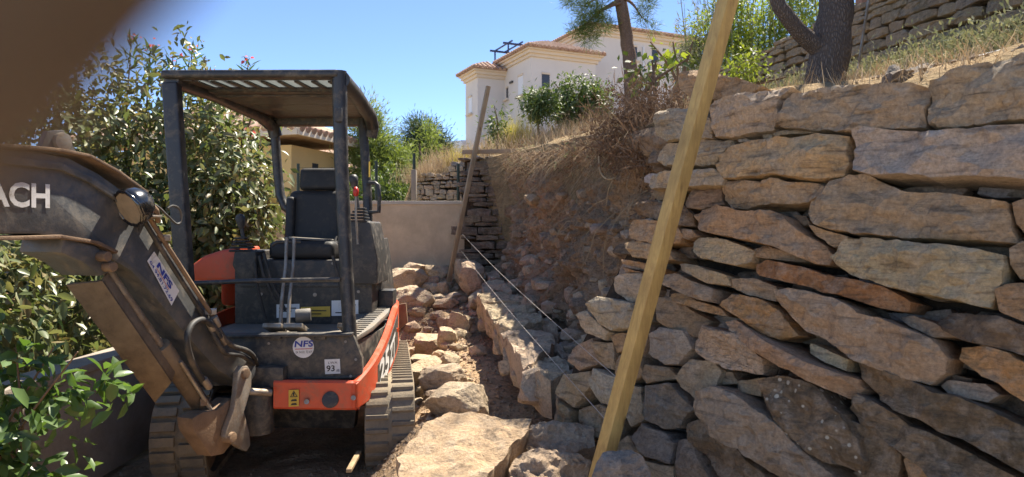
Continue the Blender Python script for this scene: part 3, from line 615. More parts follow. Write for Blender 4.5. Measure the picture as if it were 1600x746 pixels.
# ------------------------------------------------------------------ foundation course of the new wall
fd = thing('foundation_wall', (0.0, 5.5, 0.3), 'low foundation course of large pale stones along the string lines', 'stone wall')
FN = Vector((-0.05, -0.075, 1)).normalized(); F0 = Vector((0.1, 4.0, 0.60))
FST = [([(825,575),(847,564),(873,562),(892,575),(886,587),(860,597),(841,592)], LIM, .0, .22), ([(781,516),(789,513),(825,519),(860,524),(868,538),(860,554),(831,570),(818,572),(809,558),(789,529)], LIM, .02, .2),
 ([(772,502),(793,494),(841,497),(850,505),(818,514),(780,514)], TAN, .03, .2), ([(754,479),(786,474),(825,479),(838,488),(802,494),(770,498),(759,489)], LIM, .04, .2), ([(744,463),(776,457),(809,463),(821,475),(786,475),(752,477)], TAN, .05, .2),
 ([(752,445),(775,440),(795,448),(800,460),(775,456),(756,460)], TAN, .06, .2), ([(757,425),(775,424),(784,437),(766,440)], BRN, .08, .2), ([(868,540),(890,535),(905,550),(893,570),(872,558)], BRN, -.03, .2), ([(828,478),(855,488),(848,500),(838,492)], BRN, .0, .2), ([(842,497),(868,508),(872,524),(848,518)], BRN, .0, .2)]
for i, (poly, col, dz, dep) in enumerate(FST):
    pts = [ray_plane(x, y, F0 + Vector((0, 0, dz)), FN) for x, y in poly]
    me, c = poly_stone(pts, FN, dep, M['rubble'], 300 + i, 0.02, 60, 0.022, (0.99, 0.96, 0.9, 0.82, 0.7, 0.55, 0.38, 0.2), slope=0.12, taper=0.9, ledge=.006, cdt=True); link('stone', me, fd, c - fd.location, vary(col, R, .08))
for i, (px, py, Y, dx, dy, dz_) in enumerate([(737, 437, 7.5, .24, .34, .36), (724, 428, 7.9, .2, .25, .3), (748, 470, 7.0, .18, .42, .2), (760, 488, 6.4, .16, .42, .2), (776, 509, 5.9, .16, .44, .2), (786, 532, 5.4, .16, .42, .2), (802, 552, 5.0, .16, .4, .2), (816, 574, 4.65, .16, .34, .2), (836, 596, 4.3, .18, .3, .2), (850, 607, 4.05, .3, .25, .2), (872, 604, 3.95, .25, .2, .2), (756, 508, 6.1, .1, .14, .1), (790, 575, 4.8, .1, .13, .1), (812, 592, 4.5, .12, .14, .1)]):
    link('stone', rock_mesh(330 + i, (dx, dy, dz_), M['rubble'], 3), fd, P(px, py, Y) - fd.location, vary(R.choice([LIM, TAN, TAN]), R, .1))
for k in range(70):
    y = R.uniform(3.9, 8.0); x = lerp_pts([(3.9, 0.50), (4.6, 0.40), (6.5, 0.03), (8, -0.26)], y) + R.uniform(-.12, .06); s = R.uniform(.04, .13)
    link('stone', rock_mesh(360 + k, (s * 1.2, s, s * .7), M['rubble'], 2), fd, Vector((x, y, 0.60 + (y - 4) * .07 + R.uniform(-.06, .02))) - fd.location, vary(R.choice([BRN, TAN, GREY]), R))

# ------------------------------------------------------------------ loose rocks
def rock(label, x0, y0, x1, y1, Y, col, seed, dfac=0.8, flat=1.0, group=None, rz=0.0):
    cx, cy = (x0 + x1) / 2, (y0 + y1) / 2; wd = (x1 - x0) / FPX * Y; ht = (y1 - y0) / FPX * Y
    hh = min(ht, wd) * flat; p = P(cx, cy, Y)
    o = link('rock', rock_mesh(seed, (wd * 1.04, wd * dfac, hh * 1.12), M['rubble'], 5 if wd > .2 else 4, 17, 0.05), None, (0, 0, 0), vary(col, R, .06))
    g = G(p.x, p.y); o.location = (p.x, p.y, max(min(p.z, g + hh * 0.42), g + hh * 0.12) if Y < 8.1 else p.z); o.rotation_euler.z = rz
    return tag(o, label, 'rock', group)
for i, a in enumerate([
 ('round topped tan boulder at the far end of the rubble heap', 608, 421, 669, 456, 8.0, TAN), ('broad grey brown boulder behind the track end', 610, 450, 674, 492, 7.2, TAN), ('large pale domed boulder in the middle of the rubble', 651, 478, 706, 524, 6.3, LIM),
 ('pale wedge rock leaning beside the domed boulder', 700, 482, 735, 518, 6.2, LIM), ('upright dark fronted block below the wedge rock', 683, 508, 713, 540, 5.9, TAN), ('flat rectangular slab lying beside the orange skirt end', 637, 520, 702, 548, 5.7, TAN),
 ('squarish tan boulder touching the right track', 641, 546, 692, 588, 5.2, LIM), ('small pointed rock right of the squarish boulder', 691, 551, 716, 576, 5.2, TAN), ('flat topped tan rock in front of the squarish boulder', 660, 572, 725, 606, 4.9, LIM),
 ('angular pale block just behind the big front slab', 669, 604, 752, 652, 4.4, LIM), ('small upright block near the far batten foot', 684, 431, 701, 452, 7.8, TAN), ('low grey stone against the concrete wall', 629, 412, 664, 431, 8.4, TAN),
 ('long low stone against the concrete wall near the batten', 664, 416, 702, 436, 8.4, TAN), ('pale stone beside the black side cover of the excavator', 594, 436, 614, 464, 7.6, LIM), ('rounded cobble beside the far track end', 634, 486, 652, 505, 6.6, TAN),
 ('thin flat slab among cobbles below the upright block', 672, 452, 714, 466, 7.3, TAN), ('tan cobble between rubble and foundation', 684, 470, 699, 484, 6.9, TAN), ('brown stone behind the thin flat slab', 664, 433, 685, 450, 8.0, BRN),
 ('small isolated stone on the bare trench floor', 735, 522, 759, 538, 5.6, TAN)]):
    rock(a[0], a[1], a[2], a[3], a[4], a[5], a[6], 500 + i, R.uniform(.7, 1.0), rz=0.0)
for i in range(120):        # loose cobbles of the heap
    px, py = R.uniform(640, 740), 0; Y = R.uniform(4.6, 8.5); x = R.uniform(-1.15, -0.35) if Y > 6.3 else R.uniform(-0.75, -0.30 + (Y - 5) * -.1)
    s = (0.035 + 0.10 * R.random() ** 1.6) * (1.15 if Y > 6 else .75)
    o = link('cobble', rock_mesh(600 + i, (s * R.uniform(1, 1.5), s * 1.1, s * .8), M['rubble'], 2), None, (x, Y, G(x, Y) + s * .2), vary(R.choice([TAN, LIM, BRN, TAN]), R)); o.rotation_euler.z = R.uniform(0, 6)
    zone = ('at the far end of the rubble strip below the concrete wall', 'in the middle of the rubble strip behind the track', 'in the near rubble strip beside the right track')[0 if Y > 7.4 else 1 if Y > 6.0 else 2]
    size = 'tiny' if s < .06 else 'small' if s < .09 else 'fist sized'
    tag(o, size + ' loose cobble ' + zone, 'cobble', 'loose cobbles ' + zone)
# big slab in the foreground
SN = Vector((0.04, -0.26, 1)).normalized(); S0 = Vector((-0.2, 2.95, 0.40))
pts = [ray_plane(x, y, S0, SN) for x, y in [(620,716),(640,690),(668,662),(702,641),(760,648),(831,650),(826,672),(806,694),(775,730),(760,752),(700,766),(640,764),(624,742)]]
me, c = poly_stone(pts, SN, 0.15, M['rubble'], 71, 0.012, 90, 0.011, (0.995, 0.98, 0.96, 0.96, 0.9, 0.8, 0.68, 0.55, 0.4, 0.25, 0.1), slope=0.10, taper=0.93, ledge=.004, cdt=True)
tag(link('slab', me, None, c, (0.45, 0.315, 0.19)), 'big flat pale slab in the foreground beside the track', 'rock')
def slabrock(label, poly, Y, col, seed, nrm=(0, -0.6, 0.8), dep=.22):
    n = Vector(nrm).normalized(); p0 = P(*poly[0], Y); pts = [ray_plane(x, y, p0, n) for x, y in poly]
    me, c = poly_stone(pts, n, dep, M['rubble'], seed, 0.03, 70, 0.026, (0.99, 0.96, 0.9, 0.82, 0.7, 0.55, 0.38, 0.2), slope=.3, ledge=.01, cdt=True); tag(link('slab', me, None, c, col), label, 'rock')
slabrock('dark brown block lying right of the big front slab', [(816,672),(850,656),(905,660),(928,672),(930,700),(900,712),(830,706),(814,690)], 3.35, BRN, 81)
slabrock('lower dark block under the brown block near the batten foot', [(800,712),(830,704),(900,716),(925,726),(915,765),(800,765),(795,735)], 3.1, BRN, 82)
slabrock('grey pointed stone in front of the yellow batten foot', [(922,768),(928,728),(942,708),(985,703),(1006,716),(1018,742),(1024,768)], 2.55, (0.25, 0.215, 0.18), 83, (-.15, -.85, .5))
# gravel scattered over the trench floor
def gravel(name, pts, label, cat, mat, r):
    V = []; F = []
    for (x, y, z, s) in pts:
        q = [Vector((0, 0, 1)), Vector((1, 0, 0)), Vector((0, 1, 0)), Vector((-1, 0, 0)), Vector((0, -1, 0)), Vector((0, 0, -1))]; n = len(V); a = r.uniform(0, 6.28)
        ca, sa = math.cos(a), math.sin(a)
        for v in q:
            k = [s * r.uniform(.6, 1.3) for _ in range(3)]; vx, vy, vz = v.x * k[0] + r.uniform(-.3, .3) * s, v.y * k[1] + r.uniform(-.3, .3) * s, v.z * k[2] * .7
            V.append((x + vx * ca - vy * sa, y + vx * sa + vy * ca, z + vz))
        F += [(n, n + 1, n + 2), (n, n + 2, n + 3), (n, n + 3, n + 4), (n, n + 4, n + 1), (n + 5, n + 2, n + 1), (n + 5, n + 3, n + 2), (n + 5, n + 4, n + 3), (n + 5, n + 1, n + 4)]
    o = link(name, mesh_from(V, F, mat, 20), color=(0.36, 0.26, 0.17)); return tag(o, label, cat, kind='stuff')
pts = []
for k in range(9500):
    y = R.uniform(2.2, 8.7); x = R.uniform(-0.95, 0.5 - 0.1 * (y - 3)) if y < 6.2 else R.uniform(-1.9, 0); s = 0.004 + 0.022 * R.random() ** 4
    pts.append((x, y, G(x, y) + s * .2, s))
for k in range(2500):
    y = R.uniform(3.4, 8.2); v = R.random() ** 3 * .9; p = bank_pt(y, v); s = 0.005 + 0.02 * R.random() ** 3; pts.append((p.x - .005, p.y, p.z, s))
for k in range(1500):
    x, y = R.uniform(-2.6, 0.2), R.uniform(1.5, 4.4); s = 0.004 + 0.02 * R.random() ** 4; pts.append((x, y, G(x, y) + s * .2, s))
for k in range(3500):
    y = R.uniform(1.5, 8.2); x = EDGE(y) + .05 + 2.2 * R.random() ** 1.5; s = 0.004 + 0.02 * R.random() ** 4; pts.append((x, y, H(x, y) - (.16 * (1 - sm(0, .8, x - EDGE(y))) if y < 3.4 else 0), s))
gravel('gravel', pts, 'loose gravel and clods over the trench floor and bank foot', 'gravel', M['rubble'], R)
# ------------------------------------------------------------------ lettering
def text_mesh(s, off=0.02):
    cu = bpy.data.curves.new('txt', 'FONT'); cu.body = s; cu.offset = off; cu.resolution_u = 3
    o = bpy.data.objects.new('txt', cu); C.objects.link(o); dg = bpy.context.evaluated_depsgraph_get()
    me = bpy.data.meshes.new_from_object(o.evaluated_get(dg)); vs = [v.co.copy() for v in me.vertices]; fs = [tuple(p.vertices) for p in me.polygons]
    bpy.data.objects.remove(o); bpy.data.meshes.remove(me); bpy.data.curves.remove(cu)
    x0 = min(v.x for v in vs); x1 = max(v.x for v in vs); y0 = min(v.y for v in vs); y1 = max(v.y for v in vs)
    return [((v.x - x0) / (x1 - x0), (v.y - y0) / (y1 - y0)) for v in vs], fs, (x1 - x0) / (y1 - y0)
def text_quad(name, s, bl, br, tr, tl, mat, parent, off=0.02):
    """letters stretched over the flat patch bl-br-tr-tl"""
    uv, fs, asp = text_mesh(s, off); bl, br, tr, tl = map(Vector, (bl, br, tr, tl))
    mb = MB(); mb.add([(bl.lerp(br, u)).lerp(tl.lerp(tr, u), v) for u, v in uv], fs)
    o0 = origin_of(parent); return link(name, mesh_from([v - o0 for v in mb.v], mb.f, mat), parent)

# ------------------------------------------------------------------ excavator
EX = thing('excavator', (-1.5, 5.05, 0.0), 'orange and black mini excavator with canopy parked in the trench', 'excavator')
# undercarriage
UC = Vector((-1.5, 5.05, 0)); a = math.radians(10); UF = Vector((-math.sin(a), math.cos(a), 0)); UR = Vector((math.cos(a), math.sin(a), 0)); UZ = Vector((0, 0, 1))
def uc(r, f, z): return UC + UR * r + UF * f + UZ * z
LA, RA = 0.74, 0.27; PER = 4 * LA + 2 * math.pi * RA
def track_pt(s):     # position and outward direction along the belt
    s %= PER
    if s < 2 * LA: return (-LA + s, 2 * RA), (0, 1)
    s -= 2 * LA
    if s < math.pi * RA:
        t = math.pi / 2 - s / RA; return (LA + RA * math.cos(t), RA + RA * math.sin(t)), (math.cos(t), math.sin(t))
    s -= math.pi * RA
    if s < 2 * LA: return (LA - s, 0), (0, -1)
    s -= 2 * LA; t = -math.pi / 2 - s / RA; return (-LA + RA * math.cos(t), RA + RA * math.sin(t)), (math.cos(t), math.sin(t))
lug_me = {}
for side in (1, -1):
    tr = MB(); K = 72; r0, r1 = (0.45, 0.75) if side > 0 else (-0.75, -0.45); vs = []
    for k in range(K):
        (f, z), (nf, nz) = track_pt(PER * k / K)
        for rr, d in ((r0, 0), (r1, 0), (r1, -0.03), (r0, -0.03)): vs.append(uc(rr, f + nf * d, z + nz * d - 0.08))
    tr.add(vs, [(k * 4 + i, k * 4 + (i + 1) % 4, ((k + 1) % K) * 4 + (i + 1) % 4, ((k + 1) % K) * 4 + i) for k in range(K) for i in range(4)])
    belt = tr.build('track', M['rubber'], EX, 40)
    NL = 58; joined = MB()
    for k in range(NL):
        for col in (0, 1):
            (f, z), (nf, nz) = track_pt(PER * (k + 0.5 * col) / NL); rc = (r0 + 0.072, r1 - 0.072)[col]
            m = Matrix((UR, (UF * nz - UZ * nf), (UF * nf + UZ * nz))).transposed()
            if side > 0:
                if 'me' not in lug_me:
                    b = MB(); hw, hl, hh = 0.066, 0.020, 0.017
                    q = [(-hw, -hl, -.004), (hw, -hl * .9, -.004), (hw, hl * .9, -.004), (-hw, hl, -.004), (-hw * .97, -hl * .55, hh), (hw * .97, -hl * .4, hh * .9), (hw * .97, hl * .5, hh * .9), (-hw * .97, hl * .55, hh)]
                    b.add(q, [(3, 2, 1, 0), (4, 5, 6, 7), (0, 1, 5, 4), (1, 2, 6, 5), (2, 3, 7, 6), (3, 0, 4, 7)])
                    lug_me['me'] = mesh_from(b.v, b.f, M['rubber'], 30)
                o = link('tread_lug', lug_me['me'], belt); o.matrix_local = Matrix.Translation(uc(rc, f, z - 0.08) - UC) @ m.to_4x4()
            else:
                joined.box(uc(rc, f + nf * .01, z + nz * .01 - .08), (0.13, 0.05, 0.025), m)
    if side < 0: o = joined.build('tread', M['rubber'], belt, 30)
    fr = MB(); rc = (r0 + r1) / 2
    fr.prism([uc(r0 + .05, f, z) for f, z in ((-.7, .16), (.7, .16), (.66, .32), (-.66, .32))], UR * 0.2); fr.build('track_frame', M['black'], EX, 35, 0.01)
    for f in (-LA, LA):
        w_ = MB(); w_.cyl(uc(r0 + .03, f, RA - .08), uc(r1 - .03, f, RA - .08), RA - .045, 24); w_.build('idler', M['rust'], EX, 40)
    for f in (-.4, -.13, .13, .4):
        w_ = MB(); w_.cyl(uc(r0 + .04, f, .03), uc(r1 - .04, f, .03), .07, 16); w_.build('roller', M['rust'], EX, 40)
cf = MB(); cf.box(uc(0, 0, 0.30), (0.92, 0.75, 0.18), math.radians(10)); cf.cyl(uc(0, 0, .38), uc(0, 0, .50), 0.34, 28); cf.build('car_body', M['black'], EX, 35, 0.012)
bl = MB(); pr = [(1.12, .05), (1.15, .05), (1.20, .18), (1.19, .32), (1.16, .36), (1.14, .36), (1.16, .2)]
bl.prism([uc(-.75, f, z) for f, z in pr], UR * 1.5)
for s in (-.3, .3): bl.bar(uc(s, .35, .24), uc(s, 1.15, .2), .08, .10)
bl.build('dozer_blade', M['rust'], EX, 35, 0.006)
# upper structure: orange skirt that bulges out on the visible side
SK = [(-.911, 4.10, .528, .357), (-.852, 4.30, .612, .385), (-.830, 4.60, .715, .425), (-.840, 5.0, .840, .500), (-.885, 5.4, .87, .55), (-1.0, 5.72, .87, .58), (-1.2, 5.93, .87, .6), (-1.5, 6.0, .87, .6)]
path = [(-1.405, 4.07, .535, .365), (-1.2, 4.075, .532, .36), (-.985, 4.075, .53, .357), (-.935, 4.085, .528, .356)] + SK + [(-1.8, 5.93, .85, .65), (-2.05, 5.72, .84, .64), (-2.2, 5.4, .82, .62), (-2.24, 5.0, .78, .57)]
def strip(pt, inset, th, top_d=0.0, bot_d=0.0):
    mb = MB(); vs = []; n = len(pt)
    for i, (x, y, zt, zb) in enumerate(pt):
        p = Vector((x, y, 0)); d = (Vector((pt[min(i + 1, n - 1)][0], pt[min(i + 1, n - 1)][1], 0)) - Vector((pt[max(i - 1, 0)][0], pt[max(i - 1, 0)][1], 0))).normalized()
        nn = Vector((d.y, -d.x, 0)); o = p + nn * inset
        i_ = o - nn * th
        e = 0.012
        vs += [Vector((o.x, o.y, zb - bot_d + e)), Vector((o.x, o.y, zt + top_d - e)), Vector((o.x - nn.x * e, o.y - nn.y * e, zt + top_d)), Vector((i_.x, i_.y, zt + top_d)), Vector((i_.x, i_.y, zb - bot_d)), Vector((o.x - nn.x * e, o.y - nn.y * e, zb - bot_d))]
    fs = [(i * 6 + k, (i + 1) * 6 + k, (i + 1) * 6 + (k + 1) % 6, i * 6 + (k + 1) % 6) for i in range(n - 1) for k in range(6)] + [tuple(range(6)), tuple(range(n * 6 - 1, n * 6 - 7, -1))]
    return mb.add(vs, fs)
def dens(pt, m=5):   # Catmull-Rom through the plan points
    out = []
    for i in range(len(pt) - 1):
        p0, p1, p2, p3 = pt[max(i - 1, 0)], pt[i], pt[i + 1], pt[min(i + 2, len(pt) - 1)]
        for k in range(m):
            t = k / m; out.append(tuple(0.5 * (2 * b + (c - a_) * t + (2 * a_ - 5 * b + 4 * c - d) * t * t + (3 * b - a_ - 3 * c + d) * t ** 3) for a_, b, c, d in zip(p0, p1, p2, p3)))
    return out + [pt[-1]]
skirt = strip(dens(path), 0, 0.035).build('skirt', M['orange'], EX, 40)
inset = dens(SK[1:5], 8)
ins = [(x, y, zt - 0.05 - .0 * y, zb + 0.035) for x, y, zt, zb in inset[2:20]]
strip(ins, 0.004, 0.006).build('name_panel', M['plastic'], skirt, 40)
# 25ZT wrapped on the panel
def on_panel(u, v, pt=ins):
    f = u * (len(pt) - 1); i = min(int(f), len(pt) - 2); f -= i
    x, y, zt, zb = [p + (q - p) * f for p, q in zip(pt[i], pt[i + 1])]
    d = Vector((pt[i + 1][0] - pt[i][0], pt[i + 1][1] - pt[i][1], 0)).normalized(); nn = Vector((d.y, -d.x, 0))
    return Vector((x, y, zb + (zt - zb) * v)) + nn * 0.006
for s, u0, u1, v0, v1 in (('25', 0.05, 0.40, 0.06, 0.95), ('ZT', 0.43, 0.72, 0.08, 0.74)):
    uv, fs, asp = text_mesh(s, 0.035); mb = MB(); mb.add([on_panel(u0 + (u1 - u0) * u, v0 + (v1 - v0) * v) for u, v in uv], fs); o0 = origin_of(skirt)
    link('lettering', mesh_from([v - o0 for v in mb.v], mb.f, M['white']), skirt)
q = on_panel(0.86, 0.6); MB().cyl(q, q + Vector((.008, -.003, 0)), .016, 14).build('bolt', M['orange'], skirt)
# round lamp, bolts, warning sticker on the front of the skirt
yf = 4.065
def FP(px, py, d=0.0): return P(px, py, yf - d) if False else Vector(((px - HX) / FPX * (yf - d), yf - d, EYE.z + (HY - py) / FPX * (yf - d)))
MB().cyl(FP(516, 625, -.01), FP(516, 625, .012), .048, 28).build('marker_lamp', M['plastic'], skirt, 30, 0.005)
for px, py in ((479, 628), (552, 622)): MB().cyl(FP(px, py, -.005), FP(px, py, .012), .015, 12).build('bolt', M['steel'], skirt)
MB().add([FP(451, 636, .004), FP(467, 635, .004), FP(467, 609, .004), FP(451, 610, .004)], [(0, 1, 2, 3)]).build('warning_sticker', M['yellow'], skirt, None)
wt = MB(); T = [FP(453, 621, .007), FP(465, 620.5, .007), FP(459, 610.5, .007)]; c_ = sum(T, Vector()) / 3; I = [c_.lerp(t, .7) for t in T]
wt.add(T + I, [(0, 1, 4, 3), (1, 2, 5, 4), (2, 0, 3, 5)]); wt.add([FP(457.5, 619, .007), FP(460, 619, .007), FP(460, 614, .007), FP(457.5, 614, .007)], [(0, 1, 2, 3)])
for y0 in (624, 630): wt.add([FP(454, y0 + 3.5, .007), FP(464, y0 + 3, .007), FP(463, y0, .007), FP(456, y0 + .5, .007)], [(0, 1, 2, 3)])
wt.build('warning_symbol', M['blackink'], skirt, None)
# lower belly and revolving frame
MB().prism([(-2.15, 4.4, .5), (-2.0, 4.23, .5), (-.99, 4.23, .5), (-.93, 4.5, .5), (-.9, 5.3, .5), (-1.1, 5.75, .5), (-1.9, 5.75, .5), (-2.2, 5.3, .5)], (0, 0, .2)).build('revolving_frame', M['black'], EX, 35, .01)
MB().prism([(-1.90, 4.62, .10), (-1.05, 4.60, .10), (-1.0, 4.50, .38), (-1.95, 4.52, .38)], (0, .10, 0)).build('belly_guard', M['black'], EX, 35, .01)
belly = MB(); belly.prism([(-1.98, 4.12, .36), (-.98, 4.13, .34), (-.95, 4.3, .36), (-1.9, 4.3, .36)], (0, 0, .05)).build('belly_plate', M['black'], EX, 35, .01)
# front panel with stickers
yp = 4.16
def PP(px, py, d=0.0): y = yp - d; return Vector(((px - HX) / FPX * y, y, EYE.z + (HY - py) / FPX * y))
fp = MB(); fp.prism([PP(300, 527), PP(552, 524), PP(566, 560), PP(566, 592), PP(300, 606)], (0, .05, 0)); panel = fp.build('front_panel', M['black'], EX, 35, .012)
lip = MB(); lip.bar(PP(298, 525, .0), PP(552, 522, .0), .08, .018); lip.build('floor_edge', M['frame'], EX, 30, .006)
def disc(c, r, n=28): return [c + Vector((math.cos(6.2832 * k / n) * r, 0, math.sin(6.2832 * k / n) * r)) for k in range(n)]
cs = PP(474, 543, .004); st = MB(); st.add(disc(cs, 0.064), [tuple(range(28))]); st.build('round_sticker', M['white'], panel, None)
text_quad('sticker_lettering', 'NFS', PP(460, 543, .007), PP(489, 542, .007), PP(490, 532, .007), PP(461, 533, .007), M['blueink'], panel, .03)
text_quad('sticker_number', '04 94 81 72 69', PP(462, 553, .007), PP(487, 552, .007), PP(487, 548, .007), PP(462, 549, .007), M['blackink'], panel, .0)
MB().add([PP(461, 546.5, .007), PP(488, 545.5, .007), PP(488, 544.5, .007), PP(461, 545.5, .007)], [(0, 1, 2, 3)]).build('sticker_line', M['redink'], panel, None)
MB().add([PP(508, 585, .004), PP(532, 584, .004), PP(531, 561, .004), PP(507, 562, .004)], [(0, 1, 2, 3)]).build('noise_sticker', M['white'], panel, None)
text_quad('sticker_number', '93', PP(510, 581, .007), PP(523, 580.5, .007), PP(523, 571, .007), PP(510, 571.5, .007), M['blackink'], panel, .02)
text_quad('sticker_lettering', 'dB', PP(525.5, 581, .007), PP(530.5, 580.8, .007), PP(530.5, 577, .007), PP(525.5, 577, .007), M['blackink'], panel, .0)
text_quad('sticker_lettering', 'LWA', PP(513, 569, .007), PP(527, 568.5, .007), PP(527, 565, .007), PP(513, 565.5, .007), M['blackink'], panel, .0)
# seam, bolts and hinges of the front panel
MB().bar(PP(302, 596, .004), PP(564, 589, .004), .012, .010).build('panel_seam', M['frame'], panel, 30, .002)
for px, py in ((420, 537), (540, 534), (420, 595), (548, 588), (556, 562), (440, 590)): MB().cyl(PP(px, py, -.002), PP(px, py, .010), .009, 6).build('bolt', M['steel'], panel)
for px in (430, 500): MB().box(PP(px, 528, .01), (.07, .02, .022)).build('hinge', M['frame'], panel, 30, .004)
# floor, side deck and the wall of the deck
MB().prism([(-1.98, 4.2, .735), (-1.02, 4.2, .735), (-1.02, 4.95, .735), (-1.98, 4.95, .735)], (0, 0, .02)).build('floor_plate', M['tread'], EX, 30)
dk = [(-1.035, 4.19), (-.955, 4.2), (-.905, 4.5), (-.885, 4.95), (-.91, 5.2), (-1.12, 5.2), (-1.09, 4.6)]
MB().prism([(x, y, .735 + (y - 4.19) * .09) for x, y in dk], (0, 0, .03)).build('side_deck', M['tread'], EX, 30, .006)
mb = MB()
for k in range(16):
    y = 4.24 + k * .058; mb.box((-1.0 + (y - 4.24) * .035, y, .7695 + (y - 4.19) * .09), (.10, .014, .004))
mb.build('deck_ribs', M['tread'], EX, 30)
MB().prism([(x, y, .50) for x, y in [(-1.03, 4.20), (-.965, 4.205), (-.915, 4.5), (-.895, 4.95), (-.93, 5.3), (-1.1, 5.3)]], (0, 0, .24)).build('deck_side', M['black'], EX, 35, .012)
MB().box((-.935, 5.20, .90), (.11, .16, .15)).build('step_box', M['plastic'], EX, 35, .012)
MB().prism([P(612, 478, 5.55), P(634, 474, 5.55), P(637, 505, 5.55), P(617, 520, 5.55)], (0, .03, 0)).build('side_bracket', M['rust'], EX, 30, .004)
# seat box with placards
sb = MB(); sb.box((-1.48, 5.15, .98), (.98, .5, .46)); seatbox = sb.build('seat_box', M['plastic'], EX, 35, .02)
def BP(px, py, d=0.0): y = 4.895 - d; return Vector(((px - HX) / FPX * y, y, EYE.z + (HY - py) / FPX * y))
for (x0, y0, x1, y1, m) in ((432, 476, 468, 497, 'white'), (470, 480, 516, 496, 'yellow'), (518, 470, 560, 494, 'white')):
    MB().add([BP(x0, y1, .003), BP(x1, y1 - 1, .003), BP(x1, y0 - 1, .003), BP(x0, y0, .003)], [(0, 1, 2, 3)]).build('placard', M[m], seatbox, None)
for x0, y0, x1 in ((436, 481, 463), (436, 486, 455), (474, 485, 510), (474, 490, 502), (536, 476, 556), (536, 481, 550), (524, 488, 552)):
    MB().add([BP(x0, y0 + 1.6, .006), BP(x1, y0 + 1.6, .006), BP(x1, y0, .006), BP(x0, y0, .006)], [(0, 1, 2, 3)]).build('placard_line', M['blackink'], seatbox, None)
MB().cyl(BP(492, 461, -.01), BP(492, 461, .01), .014, 14).build('bolt', M['steel'], seatbox)
MB().box((-1.48, 4.92, 1.03), (.9, .05, .03)).build('seat_box_rail', M['frame'], seatbox, 30, .006)
# pedals and rubble on the floor
for px in (430, 462, 545): MB().box(P(px, 512, 4.45), (.12, .14, .03), Matrix.Rotation(-.35, 3, 'X')).build('pedal', M['steel'], EX, 30, .006)
MB().cyl(P(462, 494, 4.7), P(486, 492, 4.72), .045, 18).build('canister', M['tread'], EX, 35, .008)
# travel levers
for px, tip in ((440, 452), (452, 455)):
    lv = MB(); lv.tube([P(px - 2, 512, 4.5), P(px, 470, 4.56), P(px + 6, 420, 4.66), P(px + 7, 396, 4.72), P(px + 8, 372, 4.74)], [.012, .012, .011, .011, .014], 10)
    lv.build('travel_lever', M['steel'], EX, 40)
MB().tube([P(425, 384, 4.74), P(432, 379, 4.74), P(450, 378, 4.74), P(470, 378, 4.76)], .012, 10).build('lever_grip', M['plastic'], EX, 40)
# front rail
MB().tube([P(296, 443, 4.22), P(400, 439, 4.22), P(532, 437, 4.2)], .014, 10).build('front_rail', M['frame'], EX, 40)
# seat
seat = MB().box((-1.51, 5.17, 1.275), (.47, .46, .13)).build('seat', M['vinyl'], EX, 60, .05, 4)
MB().box((-1.515, 5.43, 1.515), (.46, .13, .43), Matrix.Rotation(-.12, 3, 'X')).build('backrest', M['vinyl'], EX, 60, .064, 6)
MB().box((-1.515, 5.50, 1.82), (.33, .11, .18), Matrix.Rotation(-.12, 3, 'X')).build('headrest', M['vinyl'], EX, 60, .045, 5)
for x in (-1.58, -1.45): MB().cyl((x, 5.47, 1.66), (x, 5.49, 1.78), .01, 8).build('headrest_post', M['steel'], EX, 40)
for s in (-1, 1): MB().box((-1.515 + s * .20, 5.36, 1.50), (.07, .09, .36), Matrix.Rotation(-.12, 3, 'X')).build('backrest_bolster', M['vinyl'], EX, 60, .035, 4)
MB().box((-1.50, 5.12, 1.355), (.3, .26, .012), Matrix.Rotation(.06, 3, 'Y')).build('seat_cover', M['tread'], EX, 60, .005)
# consoles with joysticks
for px, Yc, red in ((562, 4.98, True), (378, 4.98, False)):
    s = 1 if red else -1
    b = P(px, 400, Yc); con = MB()
    if red: con.prism([P(545, 346, 4.85), P(578, 346, 4.85), P(590, 405, 4.85), P(590, 445, 4.85), P(547, 445, 4.85)], (0, .42, 0))
    else: con.prism([P(366, 392, 4.85), P(400, 392, 4.85), P(398, 440, 4.85), P(376, 440, 4.85), P(362, 415, 4.85)], (0, .40, 0))
    con = con.build('console', M['plastic'], EX, 35, .018, 3)
    c0 = P(560, 346, 4.92) if red else P(380, 392, 4.92)
    for k in range(5):
        t = k / 4; MB().box(c0 + Vector((0.004 * k * s, 0, 0.022 * k)), (.15 - .075 * t, .15 - .075 * t, .015)).build('boot_fold', M['vinyl'], con, 40, .006)
    top = c0 + Vector((0, 0, .09)); kn = P(553, 284, 4.92) if red else P(376, 346, 4.92)
    MB().tube([top, top.lerp(kn, .6), kn], .014, 8).build('joystick_stem', M['plastic'], con, 40)
    kb = MB(); d = (kn - top).normalized(); kb.tube([kn - d * .055, kn - d * .04, kn - d * .01, kn + d * .025, kn + d * .045, kn + d * .052], [.016, .022, .030, .034, .024, .006], 16); kb.build('joystick_knob', M['plastic'], con, 60)
MB().tube([P(559, 382, 4.80), P(556, 340, 4.80), P(556, 306, 4.80)], .008, 8).build('safety_lever', M['steel'], EX, 40)
k_ = P(556, 299, 4.80); MB().tube([k_ - Vector((0, 0, .035)), k_ - Vector((0, 0, .02)), k_ + Vector((0, 0, .01)), k_ + Vector((0, 0, .03))], [.012, .02, .02, .008], 14).build('safety_lever_knob', M['red'], EX, 60)
for k, (a1, b1, c1) in enumerate((((405, 400), (412, 430), (430, 470)), ((412, 396), (424, 440), (446, 486)), ((520, 400), (530, 440), (540, 480)), ((398, 410), (402, 450), (415, 500)))):
    MB().tube([P(*a1, 4.84), P(*b1, 4.82), P(*c1, 4.84)], .012, 8).build('control_hose', M['hose'], EX, 50)
